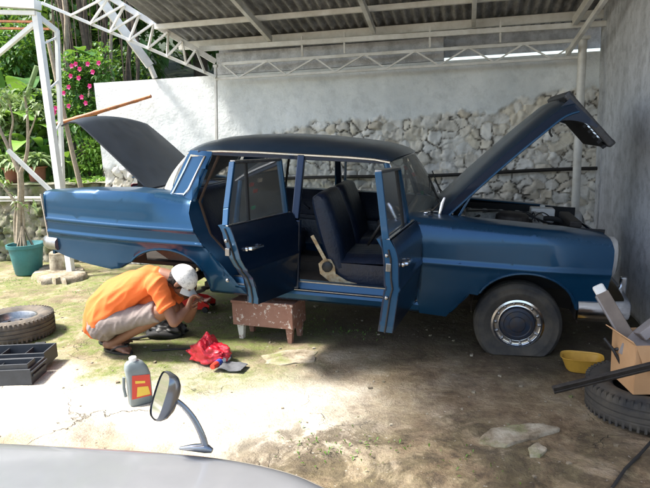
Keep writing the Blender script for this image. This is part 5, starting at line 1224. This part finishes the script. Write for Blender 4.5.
# upper wall and fascia at the back
mb=MB(); mb.box((-1.95,2.065,2.50),(2.7,.20,.25)); mb.box((-1.08,2.28,2.60),(4.6,.04,.33)); link('upper_course',mb,'side_plaster',bw,world=True,smooth=0)
def leafy(name,mbs,mat,par): return link(name,mbs,mat,par,world=True,smooth=0,weld=False)
rg=random.Random(11)
def rdir(): 
    while True:
        v=Vector((rg.uniform(-1,1),rg.uniform(-1,1),rg.uniform(-1,1)))
        if .05<v.length<1: return v.normalized()
def crown_mb(c,r,n,L,W,clumps=9,droop=.3,squash=1.0):
    mb=MB(); c=Vector(c); cl=[]
    for k in range(clumps):
        d=rdir(); cl.append((c+Vector((d.x*r[0],d.y*r[1],d.z*r[2]))*rg.uniform(.35,.8),rg.uniform(.28,.5)))
    for k in range(n):
        cc,s=rg.choice(cl); d=rdir(); p=cc+Vector((d.x*r[0],d.y*r[1],d.z*r[2]))*s*rg.uniform(.5,1.0)
        o=(d+rdir()*.7+Vector((0,0,.1))).normalized(); l=L*rg.uniform(.6,1.25); mb.leaf(p,o,Vector((0,0,1)),l,l*W,droop*rg.uniform(.3,1.4))
    return mb
def tree(name,label,base,h,tr_,r,n,L,mat,cat='tree',lean=(0,0),grp=None,W=.5,bark='bark_dark',cl=12):
    t=thing(name,label,cat,base,group=grp); b0=Vector(base); top=b0+Vector((lean[0],lean[1],h))
    mb=MB(); mb.tube([b0-Vector((0,0,.1)),b0.lerp(top,.35)+Vector((.06,0,0)),b0.lerp(top,.7),top],[tr_*1.3,tr_,tr_*.75,tr_*.45],10)
    for k in range(5):
        s_=b0.lerp(top,.45+.1*k); d=rdir(); d.z=abs(d.z)*.6+.3; mb.tube([s_,s_+d*h*.18,s_+d*h*.30+Vector((0,0,.05))],[tr_*.4,tr_*.28,tr_*.1],6)
    link('trunk',mb,bark,t,world=True)
    leafy('crown',crown_mb(top,r,n,L,W,cl),mat,t); return t
# backdrop trees (each its own)
specs=[(-14,9,3.2,'leaf_dark'),(-11.6,7.6,2.8,'leaf_mid'),(-9.4,8.8,3.0,'leaf_dark'),(-7.8,7.0,2.5,'leaf_dark'),(-6.2,8.0,2.7,'leaf_dark'),(-4.6,7.2,2.4,'leaf_mid'),(-2.8,8.4,2.4,'leaf_dark'),(-1.9,9.5,1.5,'leaf_mid'),(-16.5,11,3.6,'leaf_dark'),(-12.5,12,4,'leaf_dark'),(-8.5,12.5,4,'leaf_dark'),(-5,12,4,'leaf_dark'),(-18,6,3,'leaf_mid')]
for i,(x,y,r,m_) in enumerate(specs):
    z=terr(x,y); tree('broadleaf_tree','dark broadleaf tree in the mass of trees far behind the garden wall',(x,y,z),2.9+.5*(i%3),.14,(r*.8,r*.7,r*1.15),3400,.30,m_,grp='trees behind the garden',cl=16)
# hanging dark trunks / aerial roots behind
for i,(px,Y,rr_,ln) in enumerate(((66,3.9,.05,.1),(73,4.1,.07,-.1),(81,4.0,.045,.15),(88,4.4,.06,.05),(97,4.2,.035,-.12),(106,4.5,.05,.1),(116,4.3,.03,-.05),(127,4.6,.045,.12),(138,4.4,.03,.0))):
    a=at(px,95,Y); a.z=terr(a.x,Y)-.1; b_=Vector((a.x+ln,Y+.1,4.4)); t=thing('slender_trunk','thin dark bare trunk among hanging roots behind the pink flowers','tree trunk',tuple(a),group='bare trunks behind the flowering bush')
    mb=MB(); mb.tube([a.lerp(b_,k/8)+Vector((.05*math.sin(k*1.3+i),0,0)) for k in range(9)],[rr_*(1.1-.04*k) for k in range(9)],8); link('trunk',mb,'bark_dark' if i%3 else 'bark_pale',t,world=True)
    mb=MB()
    for q in range(3):
        x0=a.x+rg.uniform(-.15,.15); mb.tube([(x0,Y-.1,4.3),(x0+rg.uniform(-.1,.1),Y-.12,3.0),(x0+rg.uniform(-.15,.15),Y-.1,1.5)],.009,5)
    link('hanging_roots',mb,'bark_dark',t,world=True)
# pink flowering bush
fb_=at(82,92,2.9); t=thing('pink_flower_bush','leafy bush covered in bright pink flowers left of the white wall end','bush',(fb_.x,2.9,TZ))
leafy('foliage',crown_mb(fb_+Vector((.05,0,0)),(.62,.45,.80),3600,.085,.6,14),'leaf_mid',t)
mb=MB(); 
for k in range(6): mb.tube([(fb_.x+rg.uniform(-.1,.1),2.9,TZ-.05),(fb_.x+rg.uniform(-.3,.3),2.9+rg.uniform(-.2,.2),TZ+.5),(fb_.x+rg.uniform(-.5,.5),2.9,TZ+1.0)],[.015,.012,.006],6)
link('stems',mb,'bark_dark',t,world=True)
def flower(px,py,Y,r=.040):
    p=at(px,py,Y); mb=MB()
    for k in range(5):
        a=2*math.pi*k/5+px; d=Vector((math.cos(a),-.35,math.sin(a))).normalized(); mb.leaf(p,d,Vector((0,-1,0)),r,r*.95,.0)
        mb.leaf(p+Vector((.01,.01,.01)),Vector((d.x*.6,-.9,d.z*.6)),Vector((0,0,1)),r*.8,r*.8,0)
    return mb
for (x,y) in ((72,66),(80,69),(88,64),(99,63),(71,76),(79,78),(69,87),(90,86),(64,93),(82,97),(69,106),(86,103),(98,99),(56,108),(54,114),(76,64),(55,112),(93,72)):
    link('pink_flower',flower(x,y,2.9-.5+rg.uniform(-.06,.06)),'flower_pink',t,world=True,smooth=0,weld=False)
# big-leaf plants
def bigleaf(name,label,base,n,L,W,mat,h=.3,grp=None,spread=.9,cat='plant',nseg=7,stem=.012,tilt=.8,stemmat='leaf_mid'):
    t=thing(name,label,cat,base,group=grp); b0=Vector(base); st_=MB()
    for k in range(n):
        a=2*math.pi*(k*.382)+rg.uniform(-.3,.3); el=rg.uniform(.35,1.3)*tilt; d=Vector((math.cos(a)*math.cos(el)*spread,math.sin(a)*math.cos(el)*spread,math.sin(el))).normalized()
        h_=h*rg.uniform(.6,1.3); s0=b0+Vector((rg.uniform(-.04,.04),rg.uniform(-.04,.04),0)); s1=s0+Vector((d.x*.25,d.y*.25,1))*h_; st_.tube([s0,s0.lerp(s1,.5)+Vector((0,0,.02)),s1],[stem,stem*.8,stem*.5],6)
        l=L*rg.uniform(.7,1.15); side_=d.cross(Vector((0,0,1))).normalized(); mb=MB(); vs=[]
        for i in range(nseg+1):
            q=i/nseg; c=s1+d*l*q-Vector((0,0,1))*l*.55*q*q; w=W*l*math.sin(math.pi*min(1,q*.93+.05))**.7*.5
            vs+=[c+side_*w+Vector((0,0,.18*w)),c,c-side_*w+Vector((0,0,.18*w))]
        mb.add(vs,[(3*i,3*i+1,3*i+4,3*i+3) for i in range(nseg)]+[(3*i+1,3*i+2,3*i+5,3*i+4) for i in range(nseg)])
        link('leaf',mb,mat,t,world=True,smooth=60,weld=False)
    link('stem',st_,stemmat,t,world=True); return t
def gb(px,Y,z=None): p=at(px,170,Y); return (p.x,Y,terr(p.x,Y) if z is None else z)
bigleaf('banana_plant','tall banana plant with broad bright leaves at the far left edge',gb(-6,3.0),11,1.25,.36,'leaf_fresh',1.0,tilt=.9,stem=.035)
bigleaf('banana_plant','broad leaved green plant behind the left frame brace, second from the left edge',gb(20,3.5),11,1.15,.34,'leaf_mid',1.05,tilt=.9,stem=.035)
bigleaf('broadleaf_plant','bright broad leaved plant between the left frame and the lattice column',gb(33,2.9),14,.62,.40,'leaf_fresh',.65)
bigleaf('broadleaf_plant','low yellow green leafy plant just above the retaining wall at the left edge',gb(4,2.6),16,.50,.38,'leaf_fresh',.35)
bigleaf('broadleaf_plant','green leafy plant behind the lattice column foot',gb(48,2.7),14,.40,.36,'leaf_mid',.45)
bigleaf('broadleaf_plant','yellow green leafy plant between the lattice column and the raised boot lid',gb(72,2.6),14,.32,.42,'leaf_fresh',.30)
bigleaf('climbing_leaf_plant','large lobed leaves hanging beside the top of the lattice column',(at(82,48,3.3).x,3.3,at(82,62,3.3).z),7,.34,.7,'leaf_mid',.12)
tree('young_shrub','young shrub with small bright leaves right of the lattice column',gb(100,2.7),.35,.012,(.40,.28,.34),700,.075,'leaf_fresh',cat='shrub',W=.55,bark='bark_pale',cl=8)
tree('young_shrub','thin leaning shrub with yellowish leaves behind the raised boot lid',gb(122,2.8),.45,.02,(.35,.25,.30),420,.08,'leaf_fresh',cat='shrub',W=.55,bark='bark_dark',lean=(-.25,0),cl=7)
for i,(px,Y,m_,lb) in enumerate(((-8,3.2,'leaf_fresh','dense bright green hedge bush at the far left edge'),(26,4.4,'leaf_mid','tall mid green bush behind the white frame'),(60,4.9,'leaf_dark','dark green bush behind the lattice column'),(118,5.4,'leaf_dark','dark green bush behind the end of the white wall'),(48,3.3,'leaf_pale','pale leaved bush behind the foot of the lattice column'))):
    b_=gb(px,Y); tree('garden_bush',lb,b_,.8 if i!=1 else 1.5,.03,(.9,.6,.95),2600,.13,m_,cat='bush',cl=14)
# pots on the terrace with spiky grass
def pot(name,label,c,r0,r1,h,mat,n=32,cat='pot',par_plant=None):
    t=thing(name,label,cat,c)
    link('pot_body',MB().lathe([(0,.0),(r0,.0),(r0+.01,.01),(r1-.012,h*.86),(r1-.012,h*.88),(r1+.012,h*.89),(r1+.016,h),(r1-.004,h),(r1-.02,h*.88),(r1-.03,h*.84)],(0,0,0),(0,0,1),n=n),mat,t,smooth=40)
    link('soil_surface',MB().lathe([(r1-.02,h*.86),(r1*.5,h*.885),(0,h*.89)],(0,0,0),(0,0,1),n=n),'soil',t); return t
for i,(px,Y,lb) in enumerate(((14,2.28,'terracotta pot of spiky pale grass at the left on the retaining wall'),(38,2.30,'dark terracotta pot of spiky grass beside the lattice column foot'))):
    p=at(px,180,Y); t=pot('terracotta_pot',lb,(p.x,Y,TZ+.04),.09,.13,.22,'pot_terra',cat='potted plant'); mb=MB()
    for k in range(170):
        a=rg.uniform(0,6.28); el=rg.uniform(.3,1.4); d=Vector((math.cos(a)*math.cos(el),math.sin(a)*math.cos(el),math.sin(el))); mb.leaf(Vector((d.x*.06,d.y*.06,.20)),d,Vector((0,0,1)),rg.uniform(.25,.45),.06,.45)
    link('grass_blades',mb,'leaf_pale',t,smooth=0,weld=False)
# orange bamboo pole
pa=at(58,124,1.72); pb=at(151,96,1.80); pt=thing('bamboo_pole','orange brown bamboo pole slanting up in front of the white wall end','pole',tuple(pa)); mb=MB(); P=[pa.lerp(pb,i/24) for i in range(25)]
mb.tube(P,[.030-.008*i/24+(.004 if i%5==0 else 0) for i in range(25)],12); link('cane',mb,'bamboo_orange',pt,world=True,smooth=50)
# green bamboo stake leaning by the column
tag(link('leaning_stake',MB().tube([at(22,110,2.3),at(37,66,2.35)],.035,8),'leaf_pale'),'yellow green leaning bamboo stake left of the lattice column','stake')
tag(link('bark_pole',MB().tube([at(84,200,1.7),at(74,160,1.75),at(60,96,1.8),at(48,40,1.85)],[.035,.03,.028,.024],8),'bark_pale'),'thin crooked grey branch rising just right of the lattice column','branch')
# teal pot with branching shrub
pp=gnd(21,276); tp_=pot('teal_flower_pot','teal plastic flower pot holding a bare branched shrub at the left edge','potted plant' and (pp.x,pp.y+.15,0),.165,.235,.40,'pot_teal',cat='potted plant') if False else None
PX,PYY=pp.x,pp.y+.15
tp_=pot('teal_flower_pot','teal plastic flower pot holding a pale bare branched shrub at the left edge',(PX,PYY,0),.15,.215,.39,'pot_teal',cat='potted plant')
mb=MB()
def br_(pts,r0,r1): P=[at(x,y,PYY) for x,y in pts]; PP=[cr_(P,i/12) for i in range(13)]; mb.tube(PP,[lerp(r0,r1,i/12) for i in range(13)],8); return PP
tips=[]
for pts,r0,r1 in (([(19,243),(20,215),(21,190),(20,172)],.045,.036),([(20,174),(12,155),(5,140),(-6,118)],.032,.016),([(20,174),(26,158),(28,140),(27,112),(24,92)],.028,.010),([(14,160),(10,140),(13,120),(8,100)],.018,.008),([(16,243),(15,220),(16,205),(6,190),(-3,180)],.022,.014),([(22,243),(24,225),(22,205)],.018,.014),([(27,140),(33,125),(38,108)],.012,.006),([(6,142),(-2,120),(2,96)],.014,.006)):
    pp_=br_(pts,r0,r1); tips.append(pp_[-1])
link('branches',mb,'bark_pale',tp_,world=True)
mb=MB()
for k in range(14): a=rg.uniform(0,6.28); mb.tube([(PX+.02*math.cos(a),PYY+.02*math.sin(a),.62),(PX+.05*math.cos(a),PYY+.05*math.sin(a),.48),(PX+.10*math.cos(a),PYY+.10*math.sin(a),.34)],[.010,.012,.008],5)
link('exposed_roots',mb,'bark_pale',tp_,world=True)
mb=MB()
for tpt in tips[1:]:
    for k in range(26): d=rdir(); d.z=d.z*.6+.1; p=tpt+rdir()*rg.uniform(0,.16); l=rg.uniform(.08,.17); mb.leaf(p,d.normalized(),Vector((0,0,1)),l,l*.34,.35)
leafy('leaves',mb,'leaf_pale',tp_)
# ground cover on the terrace edge and grass tufts between slabs
mb=MB()
for k in range(5200):
    x=rg.uniform(-9,WX0+.1) if k%3 else rg.uniform(-9,-3.4); y=rg.uniform(2.15,4.5)
    if x>WX0 and y<2.4: continue
    d=rdir(); d.z=abs(d.z)+.5; d.normalize(); l=rg.uniform(.06,.20); mb.leaf((x,y,terr(x,y)-.01),d,Vector((0,0,1)),l,l*.3,.4)
tag(link('ground_cover',mb,'leaf_fresh',None,smooth=0,weld=False),'low green ground cover on the raised garden bed','ground cover',kind='stuff')
mb=MB()
for (cx,cy,r,n) in ((-5.1,1.0,.4,240),(-2.0,-.25,.5,260),(-2.9,.15,.35,160),(-3.4,-.3,.4,60),(-1.2,-.45,.3,80),(-4.3,.6,.5,160),(-.35,-2.35,.3,30),(-1.0,-2.3,.35,90),(-5.9,.9,.4,160)):
    for k in range(n):
        x=cx+rg.gauss(0,r*.5); y=cy+rg.gauss(0,r*.3); d=rdir(); d.z=abs(d.z)+.5; d.normalize(); l=rg.uniform(.012,.04); mb.leaf((x,y,gz(x,y)),d,Vector((0,0,1)),l,l*.3,.3)
tag(link('weeds',mb,'grass_leaf',None,smooth=0,weld=False),'sparse tiny green weeds and moss tufts on the concrete','weeds',kind='stuff')

# ------------------------------------------------------------ light
wd=bpy.data.worlds.new('World'); scn.world=wd; wd.use_nodes=True; nt=wd.node_tree; nt.nodes.clear()
sk=nt.nodes.new('ShaderNodeTexSky'); sk.sky_type='NISHITA'; sk.sun_disc=False
SAZ,SEL=R(256),R(57)          # compass-like azimuth of the sun measured clockwise from +Y
sdir=Vector((math.sin(SAZ)*math.cos(SEL),math.cos(SAZ)*math.cos(SEL),math.sin(SEL)))
sk.sun_elevation=SEL; sk.sun_rotation=SAZ; sk.dust_density=3.0; sk.air_density=1.2; sk.ozone_density=1
bg=nt.nodes.new('ShaderNodeBackground'); bg.inputs[1].default_value=.15; o_=nt.nodes.new('ShaderNodeOutputWorld')
nt.links.new(sk.outputs[0],bg.inputs[0]); nt.links.new(bg.outputs[0],o_.inputs[0])
sl=bpy.data.lights.new('sun','SUN'); sl.energy=4.0; sl.angle=R(9); sl.color=(1,.95,.87); so=bpy.data.objects.new('sun',sl); COL.objects.link(so)
so.rotation_euler=sdir.to_track_quat('Z','Y').to_euler()
vs_=scn.view_settings; vs_.view_transform='Standard'; vs_.look='None'; vs_.gamma=1; vs_.exposure=1.5; vs_.use_curve_mapping=False
